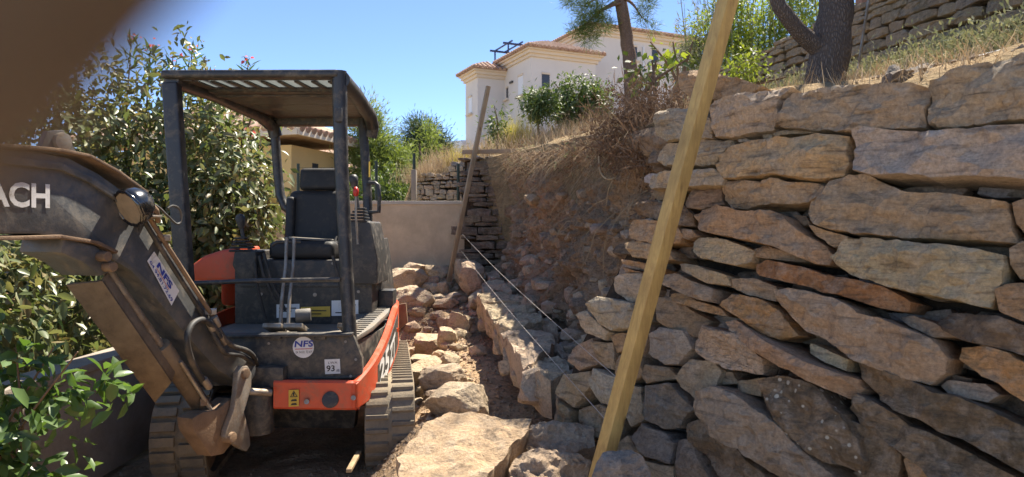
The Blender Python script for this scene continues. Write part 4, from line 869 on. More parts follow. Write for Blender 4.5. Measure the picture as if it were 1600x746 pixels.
MB().tube([P(530, 330, 5.36), P(528, 360, 5.3), P(520, 388, 5.2), P(500, 398, 5.05)], .012, 6).build('seat_belt', M['vinyl'], EX, 50)
for px, py in ((408, 412), (520, 412), (408, 460), (560, 456)): MB().cyl(BP(px, py, -.01), BP(px, py, .012), .012, 6).build('bolt', M['steel'], seatbox)
for k in range(6): MB().box((-1.06, 5.0 + k * .04, 1.0), (.012, .012, .2)).build('side_louvre', M['frame'], EX, 30, .003)
# engine hoods
hd = MB(); hd.prism([P(560, 395, 5.28), P(588, 372, 5.28), P(594, 410, 5.28), P(600, 470, 5.28), P(560, 478, 5.28)], (0, .5, 0)); hood = hd.build('side_cover', M['plastic'], EX, 35, .02, 3)
cs = P(581.5, 443, 5.272); MB().add([cs + Vector((math.cos(6.2832 * k / 24) * .028, 0, math.sin(6.2832 * k / 24) * .065)) for k in range(24)], [tuple(range(24))]).build('round_sticker', M['white'], hood, None)
text_quad('sticker_lettering', 'NFS', cs + Vector((-.018, -.003, -.012)), cs + Vector((.018, -.003, -.012)), cs + Vector((.018, -.003, .014)), cs + Vector((-.018, -.003, .014)), M['blueink'], hood)
og = MB(); og.prism([P(587, 372, 5.4), P(592, 385, 5.4), P(602, 470, 5.4), P(594, 470, 5.4), P(588, 420, 5.4)], (0, .35, 0)); og.build('rear_hood', M['orange'], EX, 35, .012)
rh = MB(); ring = [(-2.2, 5.2), (-2.2, 5.5), (-2.02, 5.78), (-1.7, 5.93), (-1.5, 5.95), (-1.3, 5.93), (-1.05, 5.75), (-1.02, 5.45), (-1.1, 5.42), (-2.0, 5.42)]
rh.prism([(x, y, .84) for x, y in ring], (0, 0, .42)); rh.build('counterweight', M['orange'], EX, 35, .05, 4)
lh = MB(); lh.prism([P(296, 440, 5.0), P(296, 416, 5.0), P(318, 400, 5.0), P(345, 391, 5.0), P(372, 386, 5.0), P(372, 440, 5.0)], (0, .45, 0)); lh.build('side_hood', M['orange'], EX, 35, .03, 4)
# canopy
MB().prism([(-2.08, 4.28, 2.345), (-1.98, 4.28, 2.345), (-1.97, 4.6, 2.345), (-2.06, 4.6, 2.345)], (0, 0, .04)).build('roof_corner', M['frame'], EX, 30, .004)
MB().prism([(-1.13, 4.28, 2.345), (-1.05, 4.28, 2.345), (-1.05, 4.6, 2.345), (-1.12, 4.6, 2.345)], (0, 0, .04)).build('roof_corner', M['frame'], EX, 30, .004)
cp = MB(); cp.prism([(-2.07, 4.55, 2.33), (-1.04, 4.55, 2.33), (-1.10, 5.40, 2.30), (-1.16, 5.50, 2.30), (-1.82, 5.50, 2.30), (-1.90, 5.42, 2.30)], (0, 0, .055)); roof = cp.build('canopy_roof', M['frame'], EX, 35, .02, 3)
fb = MB(); fb.bar((-2.15, 4.27, 2.377), (-1.06, 4.27, 2.38), .10, .05); fb.build('front_beam', M['frame'], EX, 40, .02, 3)
for xa, xb, yb in ((-2.10, -1.89, 5.46), (-1.05, -1.10, 5.45)):
    MB().tube([(xa, 4.26, 2.35), (xa + (xb - xa) * .35, 4.7, 2.345), (xa + (xb - xa) * .8, 5.3, 2.30), (xb, yb, 2.24), (xb + (.02 if xb < -1.5 else -.02), yb + .02, 2.16)], .052, 12).build('side_beam', M['frame'], EX, 60)
MB().bar((-1.9, 5.47, 2.285), (-1.12, 5.47, 2.285), .07, .09).build('rear_beam', M['frame'], EX, 40, .02, 3)
for y, z in ((4.66, 2.30), (4.95, 2.29), (5.2, 2.285)): MB().bar((-2.0, y, 2.325), (-1.08, y, 2.325), .05, .02).build('cross_beam', M['frame'], EX, 40, .01)
sk_, t, b, o_ = nodes('skylight_sheet'); b.inputs['Base Color'].default_value = (.40, .43, .43, 1); b.inputs['Roughness'].default_value = .4
trn = N(t, 'BsdfTranslucent'); trn.inputs[0].default_value = (.42, .45, .45, 1); mxs = N(t, 'MixShader'); mxs.inputs[0].default_value = .6
t.links.new(b.outputs[0], mxs.inputs[1]); t.links.new(trn.outputs[0], mxs.inputs[2]); t.links.new(mxs.outputs[0], o_.inputs[0])
MB().box((-1.55, 4.44, 2.362), (.84, .20, .004)).build('skylight', sk_, roof, None)
for k in range(9): MB().bar((-1.98 + k * .105, 4.33, 2.352), (-1.95 + k * .105, 4.61, 2.352), .030, .010).build('skylight_slat', M['frame'], roof, 30)
for k in range(9): MB().bar((-2.03 + k * .115, 4.28, 2.402), (-1.93 + k * .092, 5.45, 2.38), .035, .016).build('roof_rib', M['frame'], roof, 30, .004)
MB().box((-1.2, 4.9, 2.41), (.2, .5, .03)).build('roof_pad', M['plastic'], roof, 30, .012)
MB().bar(P(268, 130, 4.27), P(291, 470, 4.27), .095, .08, (0, 1, 0)).build('post', M['frame'], EX, 40, .015, 3)
MB().tube([P(530, 112, 4.27), P(533, 250, 4.27), P(540, 400, 4.25), P(548, 552, 4.2)], [.046, .043, .041, .043], 14).build('post', M['frame'], EX, 60)
MB().tube([P(427, 180, 5.47), P(430, 215, 5.47), P(434, 270, 5.46), P(438, 306, 5.45), P(446, 324, 5.43), P(462, 336, 5.40)], .036, 12).build('post', M['frame'], EX, 60)
MB().tube([P(566, 180, 5.46), P(570, 240, 5.44), P(574, 300, 5.4), P(575, 345, 5.38), P(576, 400, 5.36)], .036, 12).build('post', M['frame'], EX, 60)
MB().box(P(529, 180, 4.21), (.045, .02, .085)).build('post_plate', M['plastic'], EX, 30, .006)
MB().box(P(577, 265, 5.36), (.008, .02, .12)).build('reflector_strip', M['yellow'], EX, None)
MB().tube([P(576, 286, 5.36), P(586, 286, 5.34), P(591, 290, 5.33), P(593, 310, 5.33), P(592, 331, 5.33), P(577, 332, 5.36)], .016, 10).build('grab_handle', M['frame'], EX, 50)

# boom, swung round towards the left of the photograph
BH = Vector((-.289, -.957, 0)); BN = Vector((.957, -.289, 0)); B0 = Vector((-1.518, 3.95, 0))
def bp(px, py, o=0.0): return ray_plane(px, py, B0 + BN * o, BN)
up_e = [(-260, 226), (-150, 226), (0, 234), (60, 238), (108, 247), (155, 272), (200, 304), (240, 348), (290, 430), (338, 510), (372, 545), (398, 562)]
lo_e = [(402, 585), (385, 606), (340, 578), (289, 522), (240, 462), (206, 424), (165, 400), (118, 374), (60, 366), (0, 366), (-150, 372), (-260, 380)]
bm_ = MB(); bm_.prism([bp(x, y) for x, y in up_e + lo_e], -BN * .19); boom = bm_.build('boom', M['boom'], EX, 25, .012)
def flange(pxs, name, mat, wd, th, o):
    mb = MB(); pts = [bp(x, y, o) for x, y in pxs]
    for a_, b_ in zip(pts, pts[1:]): mb.bar(a_ + (a_ - b_).normalized() * .004, b_, wd, th, (0, 0, 1))
    return mb.build(name, mat, boom, 30, .004)
flange([(-260, 224), (-150, 224), (0, 231), (60, 236), (108, 245), (155, 270), (200, 302)], 'top_flange', M['rust'], .24, .014, -.09)
flange([(-260, 246), (0, 250), (95, 261), (140, 282), (180, 309), (205, 335)], 'side_rib', M['boom'], .03, .03, .0)
flange([(-260, 378), (-150, 374), (0, 372), (60, 370), (118, 379), (150, 394)], 'bottom_flange', M['rust'], .25, .016, -.09)
# cylinder lug with pins
lg = MB(); lg.prism([bp(x, y, .02) for x, y in ((100, 372), (150, 385), (175, 405), (174, 425), (158, 432), (130, 410), (95, 395))], -BN * .23); lg.build('cylinder_lug', M['boom'], boom, 30, .01)
for px, py in ((155, 401), (164, 417)):
    c_ = bp(px, py, .02); MB().cyl(c_, c_ + BN * .05, .022, 14).build('pin', M['rust'], boom, 40, .004)
c_ = bp(92, 222, -.03)
MB().prism([bp(x, y, -.02) for x, y in ((60, 240), (75, 205), (100, 203), (125, 245))], -BN * .03).build('cylinder_bracket', M['boom'], boom, 30, .006)
MB().cyl(c_, c_ + BN * .03, .038, 20).build('pin_cap', M['steel'], boom, 40, .004)
# guard plate under the boom, cylinder and its pipe
gd = MB(); A_, B_ = bp(160, 440, -.03), bp(268, 598, -.03); C_, D_ = bp(242, 630, -.16), bp(103, 446, -.16)
nn = (B_ - A_).cross(C_ - B_).normalized(); nn = nn if nn.y > 0 else -nn
gd.prism([A_, B_, C_, D_], nn * .014); gd.prism([A_, B_, B_ + nn * .07, A_ + nn * .07], -BN * .012); gd.build('cylinder_guard', M['guard'], boom, 30, .003)
cy = MB(); cy.tube([bp(250, 540, -.085), bp(338, 668, -.085)], .048, 18); cyl_ = cy.build('boom_cylinder', M['guard'], boom, 50, .006)
MB().cyl(bp(150, 398, -.085), bp(255, 548, -.085), .024, 14).build('cylinder_rod', M['steel'], boom, 50)
e0 = bp(345, 676, -.13); MB().cyl(e0, e0 + BN * .10, .05, 18).build('cylinder_eye', M['rust'], boom, 50, .006)
MB().tube([bp(282, 565, -.03), bp(318, 622, -.02), bp(338, 655, -.02), bp(344, 668, -.03)], .011, 8).build('cylinder_pipe', M['steel'], boom, 50)
for px, py in ((318, 628), (334, 652)): MB().box(bp(px, py, -.03), (.035, .03, .04), .5).build('pipe_clip', M['rust'], boom, 30, .004)
# swing bracket
sw = MB(); sw.prism([bp(x, y, .01) for x, y in ((300, 654), (303, 674), (331, 714), (350, 710), (366, 690), (380, 645), (362, 622), (340, 640), (318, 644))], -BN * .10); swing = sw.build('swing_bracket', M['rust'], EX, 30, .012)
for o in (.05, -.14):
    er = MB(); er.prism([bp(x, y, o) for x, y in ((372, 582), (378, 572), (388, 572), (394, 584), (393, 606), (386, 632), (382, 644), (390, 676), (392, 696), (386, 706), (374, 700), (352, 684), (354, 672), (366, 640), (370, 612))], -BN * .035); er.build('bracket_ear', M['steel'] if o > 0 else M['rust'], swing, 30, .008)
for px, py in ((383, 584), (362, 684)):
    c_ = bp(px, py, .055); MB().cyl(c_ - BN * .2, c_ + BN * .012, .03, 18).build('pivot_pin', M['rust'], swing, 40, .004)
MB().cyl((-1.50, 4.10, .22), (-1.50, 4.10, .50), .085, 20).build('swing_post', M['black'], swing, 40, .01)
MB().bar((-1.50, 4.08, .55), (-1.50, 4.5, .55), .3, .12).build('swing_mount', M['black'], swing, 30, .01)
MB().cyl(P(388, 612, 3.93), P(424, 614, 4.0), .02, 12).build('swing_rod', M['steel'], swing, 40)
# pipes and hoses along the top edge
MB().tube([bp(232, 338, .03), bp(262, 386, .03), bp(300, 445, .03), bp(334, 497, .03)], .012, 8).build('steel_pipe', M['rust'], boom, 50)
MB().tube([bp(225, 345, .02), bp(256, 396, .02), bp(296, 458, .02), bp(322, 500, .02)], .012, 8).build('steel_pipe', M['hose'], boom, 50)
for px, py in ((256, 372), (329, 487)): MB().box(bp(px, py, .02), (.06, .05, .03), .4).build('pipe_clamp', M['steel'], boom, 30, .004)
def hose(pts, r=.014): MB().tube([bp(x, y, o) for x, y, o in dens(pts, 5)], r, 8).build('hose', M['hose'], boom, 60)
hose([(334, 497, .03), (345, 520, .05), (362, 540, .06), (385, 548, .05), (398, 560, .0), (402, 580, -.1)]); hose([(322, 500, .02), (336, 528, .05), (352, 552, .06), (378, 556, .05), (396, 572, -.02), (398, 600, -.12)])
hose([(326, 604, .02), (312, 588, .05), (298, 560, .07), (292, 530, .08), (300, 508, .07), (316, 500, .06), (332, 510, .05), (344, 528, .05)], .016)
for a_, b_ in (((334, 495), (341, 510)), ((343, 522), (352, 537)), ((318, 592), (327, 606)), ((326, 503), (333, 516))): MB().cyl(bp(*a_, .045), bp(*b_, .045), .019, 10).build('hose_fitting', M['steel'], boom, 40, .003)
# work lamp on the boom
lc = bp(215, 320, .08); ld = Vector((-.42, -.80, -.42)).normalized(); lamp = MB(); prof = [(-.065, .012), (-.06, .035), (-.04, .062), (-.01, .080), (.02, .088), (.04, .090), (.045, .086)]
lamp.tube([lc + ld * d for d, r in prof], [r for d, r in prof], 26); lamp = lamp.build('work_lamp', M['chrome'], boom, 60)
MB().cyl(lc + ld * .044, lc + ld * .047, .078, 26).build('lens', M['lens'], lamp, 30)
MB().tube([lc + ld * .047 + (ld.orthogonal().normalized() * math.cos(k * .5236) + ld.cross(ld.orthogonal().normalized()) * math.sin(k * .5236)) * .083 for k in range(13)], .008, 6, False).build('lens_ring', M['chrome'], lamp, 60)
MB().bar(bp(222, 344, .0), bp(246, 338, .10), .05, .01).build('lamp_bracket', M['steel'], boom, 30, .002)
MB().tube([lc - ld * .05, bp(244, 330, .07), bp(247, 346, .04)], .014, 8).build('lamp_bolt', M['rust'], boom, 50)
MB().tube([bp(x, y, .05) for x, y in dens([(238, 318), (250, 326), (262, 338), (276, 350), (283, 344), (281, 328), (270, 322), (262, 326)], 4)], .006, 6).build('lamp_cable', M['hose'], boom, 60)
# stickers and lettering on the boom
nq = [bp(x, y, .004) for x, y in ((230, 408), (268, 478), (280, 455), (241, 393))]
MB().add(nq, [(0, 1, 2, 3)]).build('name_sticker', M['white'], boom, None)
def nfs(u, v, o=.007): bl, br, tr, tl = nq; return (bl.lerp(br, u)).lerp(tl.lerp(tr, u), v) + BN * (o - .004)
text_quad('sticker_lettering', 'NFS', nfs(.22, .45), nfs(.78, .45), nfs(.78, .85), nfs(.22, .85), M['blueink'], boom, .04)
text_quad('sticker_number', '04.94.81.72.69', nfs(.05, .08), nfs(.95, .08), nfs(.95, .30), nfs(.05, .30), M['blueink'], boom, .01)
MB().add([nfs(.25, .36), nfs(.75, .36), nfs(.75, .40), nfs(.25, .40)], [(0, 1, 2, 3)]).build('sticker_line', M['redink'], boom, None)
uv, fs, asp = text_mesh('COMACH', .03); e1 = bp(78, 326, .004); tx = -BH; hgt = .098; wd = hgt * asp * .95; mb = MB(); mb.add([e1 + tx * (u - 1) * wd + Vector((0, 0, 1)) * v * hgt for u, v in uv], fs)
o0 = origin_of(boom); link('maker_lettering', mesh_from([v - o0 for v in mb.v], mb.f, M['letter']), boom)
# arm and bucket beyond the edge of the photograph
e2 = bp(-260, 300, -.09); tipz = e2 + BH * .25
MB().prism([e2 - BH * .12 + Vector((0, 0, .17)) + BN * .075, e2 - BH * .12 + Vector((0, 0, -.15)) + BN * .075, tipz + Vector((0, 0, -.09)) + BN * .075, tipz + BH * .07 + BN * .075, tipz + Vector((0, 0, .10)) + BN * .075], -BN * .15).build('boom_head', M['boom'], boom, 30, .02)
arm = MB(); arm.prism([tipz + BH * a_ + Vector((0, 0, b_)) + BN * .07 for a_, b_ in ((-.10, .34), (.02, .40), (.14, .22), (.15, -.1), (.18, -1.02), (.13, -1.10), (.06, -1.02), (-.06, -.2), (-.12, .05))], -BN * .14); arm = arm.build('arm', M['boom'], EX, 30, .012)
MB().cyl(tipz + BH * -.02 + Vector((0, 0, .36)) , tipz - BH * .55 + Vector((0, 0, .42)), .04, 14).build('arm_cylinder', M['steel'], arm, 40, .004)
MB().cyl(tipz + BN * .09, tipz - BN * .09, .05, 18).build('arm_pin', M['rust'], arm, 40, .004)
bk = tipz + BH * .05 + Vector((0, 0, -1.1)); bkt = MB(); prf = [(.0, .15), (-.3, .1), (-.42, -.1), (-.3, -.3), (-.05, -.33), (-.05, -.3), (-.28, -.26), (-.38, -.09), (-.27, .06), (.0, .1)]
bkt.prism([bk + BH * (-a_) + Vector((0, 0, b_)) - BN * .25 for a_, b_ in prf], BN * .5); bkt.build('bucket', M['rust'], EX, 30, .006)
# short pale stick lying under the machine
tag(MB().bar(P(545, 742, 3.75) + Vector((0, 0, .02)), P(561, 712, 4.15) + Vector((0, 0, .02)), .03, .02).build('stick', M['batten_old'], None, 30, .004), 'short pale stick lying in the shade in front of the track', 'stick')
# ------------------------------------------------------------------ battens, plank, strings
def batten(name, a, b, s, ang, mat, label):
    a, b = Vector(a), Vector(b); d = (b - a).normalized(); up = Matrix.Rotation(ang, 3, d) @ Vector((0, 1, 0)); up = (up - d * up.dot(d)).normalized()
    return tag(MB().bar(a, b, s, s, up).build(name, mat, None, 30, .003), label, 'batten')
fa, fb_ = P(945, 712, 2.9), P(1150, -45, 2.9); fa = fa + (fa - fb_).normalized() * .13
batten('batten', fa, fb_, .062, .55, M['batten'], 'tall bright yellow timber batten leaning in front of the stone wall')
ga, gb_ = P(704, 424, 8.05), P(763, 135, 8.05); ga = ga + (ga - gb_).normalized() * .2
batten('batten', ga, gb_, .048, .4, M['batten_old'], 'distant weathered batten leaning at the far end of the trench')
tag(MB().bar(P(722, 238, 8.12), P(816, 236, 8.14), .03, .05).build('plank', M['plank'], None, 30, .003), 'short brown plank nailed across the far batten', 'plank')
def string(a, b, lab):
    a, b = Vector(a), Vector(b); pts = [a.lerp(b, k / 16) - Vector((0, 0, .03 * math.sin(math.pi * k / 16))) for k in range(17)]
    tag(MB().tube(pts, .0015, 5).build('string_line', M['string'], None, 60), lab, 'string')
string(P(722, 366, 8.02), P(976, 601, 2.88), 'upper taut white string line between the two battens')
string(P(719, 390, 8.02), P(957, 668, 2.88), 'lower taut white string line between the two battens')

# ------------------------------------------------------------------ foliage
rs = np.random.RandomState(5)
def unit(a): return a / np.maximum(np.linalg.norm(a, axis=1, keepdims=True), 1e-9)
def np_mesh(V, F, mat, k):
    me = bpy.data.meshes.new('foliage'); me.vertices.add(len(V)); me.vertices.foreach_set('co', V.astype(np.float32).ravel())
    me.loops.add(F.size); me.polygons.add(len(F)); me.loops.foreach_set('vertex_index', F.astype(np.int32).ravel())
    me.polygons.foreach_set('loop_start', np.arange(0, F.size, k, dtype=np.int32)); me.polygons.foreach_set('loop_total', np.full(len(F), k, dtype=np.int32))
    me.update(calc_edges=True); me.materials.append(mat); return me
def leaf_geo(c, d, n, L, wr, fold=.18, droop=.15):
    """folded pointed leaves: six corners, four faces each"""
    d = unit(d); b = unit(np.cross(d, n)); n = np.cross(b, d); L = L[:, None]; W = L * wr
    dn = np.array([[0, 0, -1.0]])
    v = np.stack([c, c + d * L * .35 + b * W * .5 + n * W * fold, c + d * L * .35 - b * W * .5 + n * W * fold, c + d * L * .72 + b * W * .38 + n * W * fold + dn * L * droop * .4, c + d * L * .72 - b * W * .38 + n * W * fold + dn * L * droop * .4, c + d * L + dn * L * droop, c + d * L * .5 + dn * L * droop * .15], 1)
    m = len(c); i = np.arange(m)[:, None, None] * 7
    f = np.array([[0, 6, 1, 1], [0, 2, 6, 6], [1, 6, 3, 3], [2, 4, 6, 6], [3, 6, 5, 5], [4, 5, 6, 6]])[None] + i
    return v.reshape(-1, 3), f.reshape(-1, 4)[:, :3]
def leaf_geo_lo(c, d, n, L, wr):
    d = unit(d); b = unit(np.cross(d, n)); n = np.cross(b, d); L = L[:, None]; W = L * wr
    v = np.stack([c, c + d * L * .45 + b * W * .5 + n * W * .12, c + d * L, c + d * L * .45 - b * W * .5 + n * W * .12], 1); i = np.arange(len(c))[:, None, None] * 4
    return v.reshape(-1, 3), (np.array([[0, 1, 2], [0, 2, 3]])[None] + i).reshape(-1, 3)
def scatter(blobs, n, clumps, cr, lo=.5, hi=1.02):
    vol = np.array([b[3] * b[4] * b[5] for b in blobs]) ** .67; vol /= vol.sum(); C_ = []; O_ = []
    for b, f in zip(blobs, vol):
        k = max(3, int(clumps * f)); q = max(6, int(n * f)); ctr = np.array(b[:3]); rad = np.array(b[3:6])
        u = unit(rs.normal(size=(k, 3))); cc = u * rs.uniform(lo, hi, (k, 1)) * rad
        idx = rs.randint(0, k, q); p = cc[idx] + rs.normal(size=(q, 3)) * cr * rs.uniform(.5, 1.2, (k, 1))[idx]
        C_.append(ctr + p); O_.append(unit(p / rad + rs.normal(size=(q, 3)) * .25))
    return np.concatenate(C_), np.concatenate(O_)
def foliage(parent, blobs, n, clumps, cr, L, wr, mat, lo=.5, hi=1.02, upness=.5, hang=.4, parts=0, name='foliage', lowpoly=False, eye=None, zmin=None):
    c, o = scatter(blobs, n, clumps, cr, lo, hi)
    if zmin is not None: k = c[:, 2] > zmin; c, o = c[k], o[k]
    m = len(c); nr = unit(o + np.array([[0, 0, upness]]) + rs.normal(size=(m, 3)) * .45); d = unit(o * .6 + rs.normal(size=(m, 3)) * .7 + np.array([[0, 0, -hang]])); LL = rs.uniform(L[0], L[1], m)
    o0 = np.array(origin_of(parent)) if parent is not None else np.zeros(3)
    sel = np.zeros(m, bool)
    if parts:
        view = c - np.array(EYE); dist = np.linalg.norm(view, axis=1); score = LL / dist + .02 * np.einsum('ij,ij->i', o, -view / dist[:, None]); inside = (np.abs(view[:, 0] / view[:, 1]) < .74) & (view[:, 1] > 0)
        score[~inside] = -9; sel[np.argsort(-score)[:parts]] = True
        v, f = leaf_geo(np.zeros((1, 3)), np.array([[0, 1.0, 0]]), np.array([[0, 0, 1.0]]), np.array([1.0]), wr); lm = np_mesh(v, f, mat, 3)
        for i in np.where(sel)[0]:
            D = Vector(d[i]).normalized(); B = D.cross(Vector(nr[i])).normalized(); Nn = B.cross(D); ob = link('leaf', lm, parent)
            ob.matrix_local = Matrix.Translation(Vector(c[i] - o0)) @ (Matrix((B, D, Nn)).transposed() * LL[i]).to_4x4()
    g = leaf_geo_lo if lowpoly else leaf_geo; k = ~sel
    v, f = g(c[k], d[k], nr[k], LL[k], wr); me = np_mesh(v - o0, f, mat, 3); ob = link(name, me, parent); ob['kind'] = 'stuff'; return ob
def blades(name, roots, H_, lean, width, mat, parent=None, bend=.5, k=3, hang=None):
    """bent grass blades from the root points"""
    m = len(roots); h = H_ if isinstance(H_, np.ndarray) else rs.uniform(H_[0], H_[1], m); a = rs.uniform(0, 6.283, m); l = np.abs(rs.normal(0, lean, m))
    d0 = np.stack([np.cos(a) * l, np.sin(a) * l, np.ones(m)], 1) if hang is None else unit(np.array([hang]) + rs.normal(size=(m, 3)) * lean)
    d0 = unit(d0); side = unit(np.stack([np.cos(a + 1.57), np.sin(a + 1.57), np.zeros(m)], 1)); vs = []
    for j in range(k + 1):
        t = j / k; dn = np.array([[0, 0, -1.0]]); p = roots + d0 * (h * t)[:, None] + dn * (h * bend * t * t * rs.uniform(.2, 1, m))[:, None] + np.stack([np.cos(a), np.sin(a), np.zeros(m)], 1) * (h * .3 * bend * t * t)[:, None]
        w_ = width * (1 - t * .85); vs += [p - side * w_ / 2, p + side * w_ / 2]
    v = np.stack(vs, 1).reshape(-1, 3); i = np.arange(m)[:, None, None] * (2 * k + 2); f = np.array([[2 * j, 2 * j + 1, 2 * j + 3, 2 * j + 2] for j in range(k)])[None] + i
    o0 = np.array(origin_of(parent)) if parent is not None else np.zeros(3)
    o = link(name, np_mesh(v - o0, f.reshape(-1, 4), mat, 4), parent); o['kind'] = 'stuff'; return o
def trunk(parent, pts, rad, mat, name='trunk', n=12, wob=.0):
    q = [Vector(p) for p in pts]; pp = [tuple(p) + (r,) for p, r in zip(q, rad)]; dd = dens(pp, 5)
    mb = MB(); mb.tube([Vector(p[:3]) + Vector((noise.noise(Vector(p[:3]) * 5), noise.noise(Vector(p[:3]) * 5 + Vector((9, 0, 0))), 0)) * wob for p in dd], [max(.002, p[3]) for p in dd], n); return mb.build(name, mat, parent, 60)

# big laurel and oleander hedge behind the excavator
hg = thing('hedge', (-3.3, 7.0, 0.4), 'big glossy leaved hedge behind the excavator canopy', 'hedge')
HB = [(-3.35, 7.0, 1.55, 1.0, .8, 1.75), (-4.3, 6.7, 1.7, 1.0, .9, 1.75), (-2.95, 6.9, 1.0, .62, .6, 1.15), (-5.3, 6.0, 1.6, 1.0, 1.0, 1.7), (-2.75, 6.75, 1.75, .38, .4, .7)]
foliage(hg, HB, 25000, 900, .12, (.05, .125), .42, M['hedge'], .55, 1.02, .3, .5, 300)
foliage(hg, [(x, y, z, a * .8, b * .8, c * .85) for x, y, z, a, b, c in HB], 6000, 300, .22, (.09, .14), .45, M['hedge'], .2, .85, .3, .4, 0, 'inner_foliage', True)
for x, y in ((-3.3, 7), (-3.0, 7.1), (-3.7, 6.9), (-4.3, 6.7), (-2.8, 6.9), (-5.2, 6.1)): trunk(hg, [(x, y, .2), (x + .05, y, 1.0), (x + R.uniform(-.2, .2), y, 1.8), (x + R.uniform(-.3, .3), y, 2.6)], [.04, .03, .02, .008], M['twig'], 'stem', 8)
# oleander sprigs with pink flowers on top
ol = thing('oleander', (-3.0, 7.4, 0.4), 'pink flowering oleander rising out of the hedge top', 'shrub')
tips = [P(388, 97, 7.4), P(300, 82, 7.3), P(235, 75, 7.2), P(345, 150, 7.3), P(330, 118, 7.3), P(398, 215, 7.3), P(205, 62, 7.2), P(270, 90, 7.2)]
for t_ in tips: trunk(ol, [(-3.0 + (t_.x + 3) * .3, 7.4, .4), (t_.x - .1, 7.35, 1.6), t_], [.02, .014, .005], M['twig'], 'stem', 6)
c = []; d = []
for t_ in tips:
    for k in range(46): c.append(np.array(t_) + np.array([R.gauss(0, .03), R.gauss(0, .03), -R.uniform(0, .35)])); d.append([R.gauss(0, .7), R.gauss(0, .7), .8])
c = np.array(c); d = np.array(d); v, f = leaf_geo(c, d, unit(rs.normal(size=d.shape)), rs.uniform(.10, .17, len(c)), .14, .1, .05); link('leaves', np_mesh(v - np.array(ol.location), f, M['oleander'], 3), ol)['kind'] = 'stuff'
c = []
for t_ in tips:
    for k in range(7): c.append(np.array(t_) + rs.normal(size=3) * .035 + np.array([0, 0, .03]))
c = np.array(c); v, f = leaf_geo(c, rs.normal(size=c.shape), rs.normal(size=c.shape), rs.uniform(.03, .05, len(c)), .8); link('flowers', np_mesh(v - np.array(ol.location), f, M['flower'], 3), ol)['kind'] = 'stuff'
# hedge beside the boom, low wall, near shrub
lh2 = thing('hedge', (-3.2, 4.0, 0.2), 'shaded dark hedge behind the low grey wall under the boom', 'hedge')
foliage(lh2, [(-3.35, 4.2, .85, .55, .9, .8), (-3.2, 5.4, .9, .5, .8, .8), (-3.3, 3.2, .95, .5, .7, .9)], 6500, 300, .13, (.07, .12), .42, M['hedge'], .4, 1.0, .3, .5, 0)
gw = thing('garden_wall', (-2.5, 4.8, 0.0), 'low grey rendered wall along the left hedge behind the track', 'wall')
MB().box((-2.52, 5.2, .28), (.16, 6.4, .66)).build('wall_face', M['greywall'], gw, 30, .01)
MB().box((-2.52, 5.2, .63), (.20, 6.42, .05)).build('coping', M['greywall'], gw, 30, .008)
ns = thing('shrub', (-1.95, 2.75, 0.05), 'bright green broad leaved shrub in the lower left corner under the boom', 'shrub')
foliage(ns, [(-2.10, 2.75, .74, .32, .26, .32), (-1.76, 2.85, .76, .15, .14, .08), (-2.13, 2.7, .44, .30, .26, .24), (-1.98, 2.8, .40, .16, .2, .2)], 1000, 90, .05, (.055, .105), .5, M['neargreen'], .45, 1.02, .8, .15, 300)
for k in range(7): trunk(ns, [(-2.06 + R.uniform(-.05, .05), 2.75, -.02), (-1.98 + R.uniform(-.15, .2), 2.75, .4), (-1.98 + R.uniform(-.3, .35), 2.75 + R.uniform(-.1, .1), .95)], [.014, .009, .003], M['twig'], 'stem', 6)

# ------------------------------------------------------------------ forked pine on the terrace
fp_ = thing('pine_tree', (2.05, 4.5, 2.3), 'forked pine with thick grey trunk growing on the terrace above the wall', 'tree')
trunk(fp_, [P(1290, 150, 4.5), P(1290, 120, 4.5), P(1291, 85, 4.5), P(1298, 50, 4.5), P(1309, 0, 4.5), P(1318, -120, 4.6), P(1345, -330, 4.8), P(1400, -620, 5.1)], [.145, .125, .125, .115, .105, .10, .08, .05], M['bark'], 'trunk', 18, .03)
trunk(fp_, [P(1288, 100, 4.5), P(1272, 72, 4.47), P(1244, 46, 4.43), P(1226, 20, 4.4), P(1212, -8, 4.4), P(1190, -130, 4.4), P(1170, -350, 4.5)], [.07, .062, .052, .048, .044, .036, .02], M['bark'], 'limb', 14, .02)
for a in ((1400, -300, 5.6, 6.2), (1250, -420, 5.4, 5.4), (1330, -500, 4.8, 6.8)): trunk(fp_, [P(1330, -220, 4.7), P((1330 + a[0]) / 2, a[1] * .7, 5), P(a[0], a[1], a[2])], [.05, .03, .01], M['bark'], 'limb', 8, .02)
def needles(parent, blobs, n, clumps, cr, L, mat, name='crown', wr=.035, lo=.3, up=.2): return foliage(parent, blobs, n, clumps, cr, L, wr, mat, lo, 1.0, .2, -up, 0, name, True)
needles(fp_, [(2.6, 6.4, 6.2, 1.2, 1.3, .6), (3.3, 5.0, 6.9, 1.0, 1.0, .6), (2.0, 7.0, 6.6, 1.2, 1.0, .6)], 6000, 60, .11, (.10, .18), M['pine'], wr=.06)

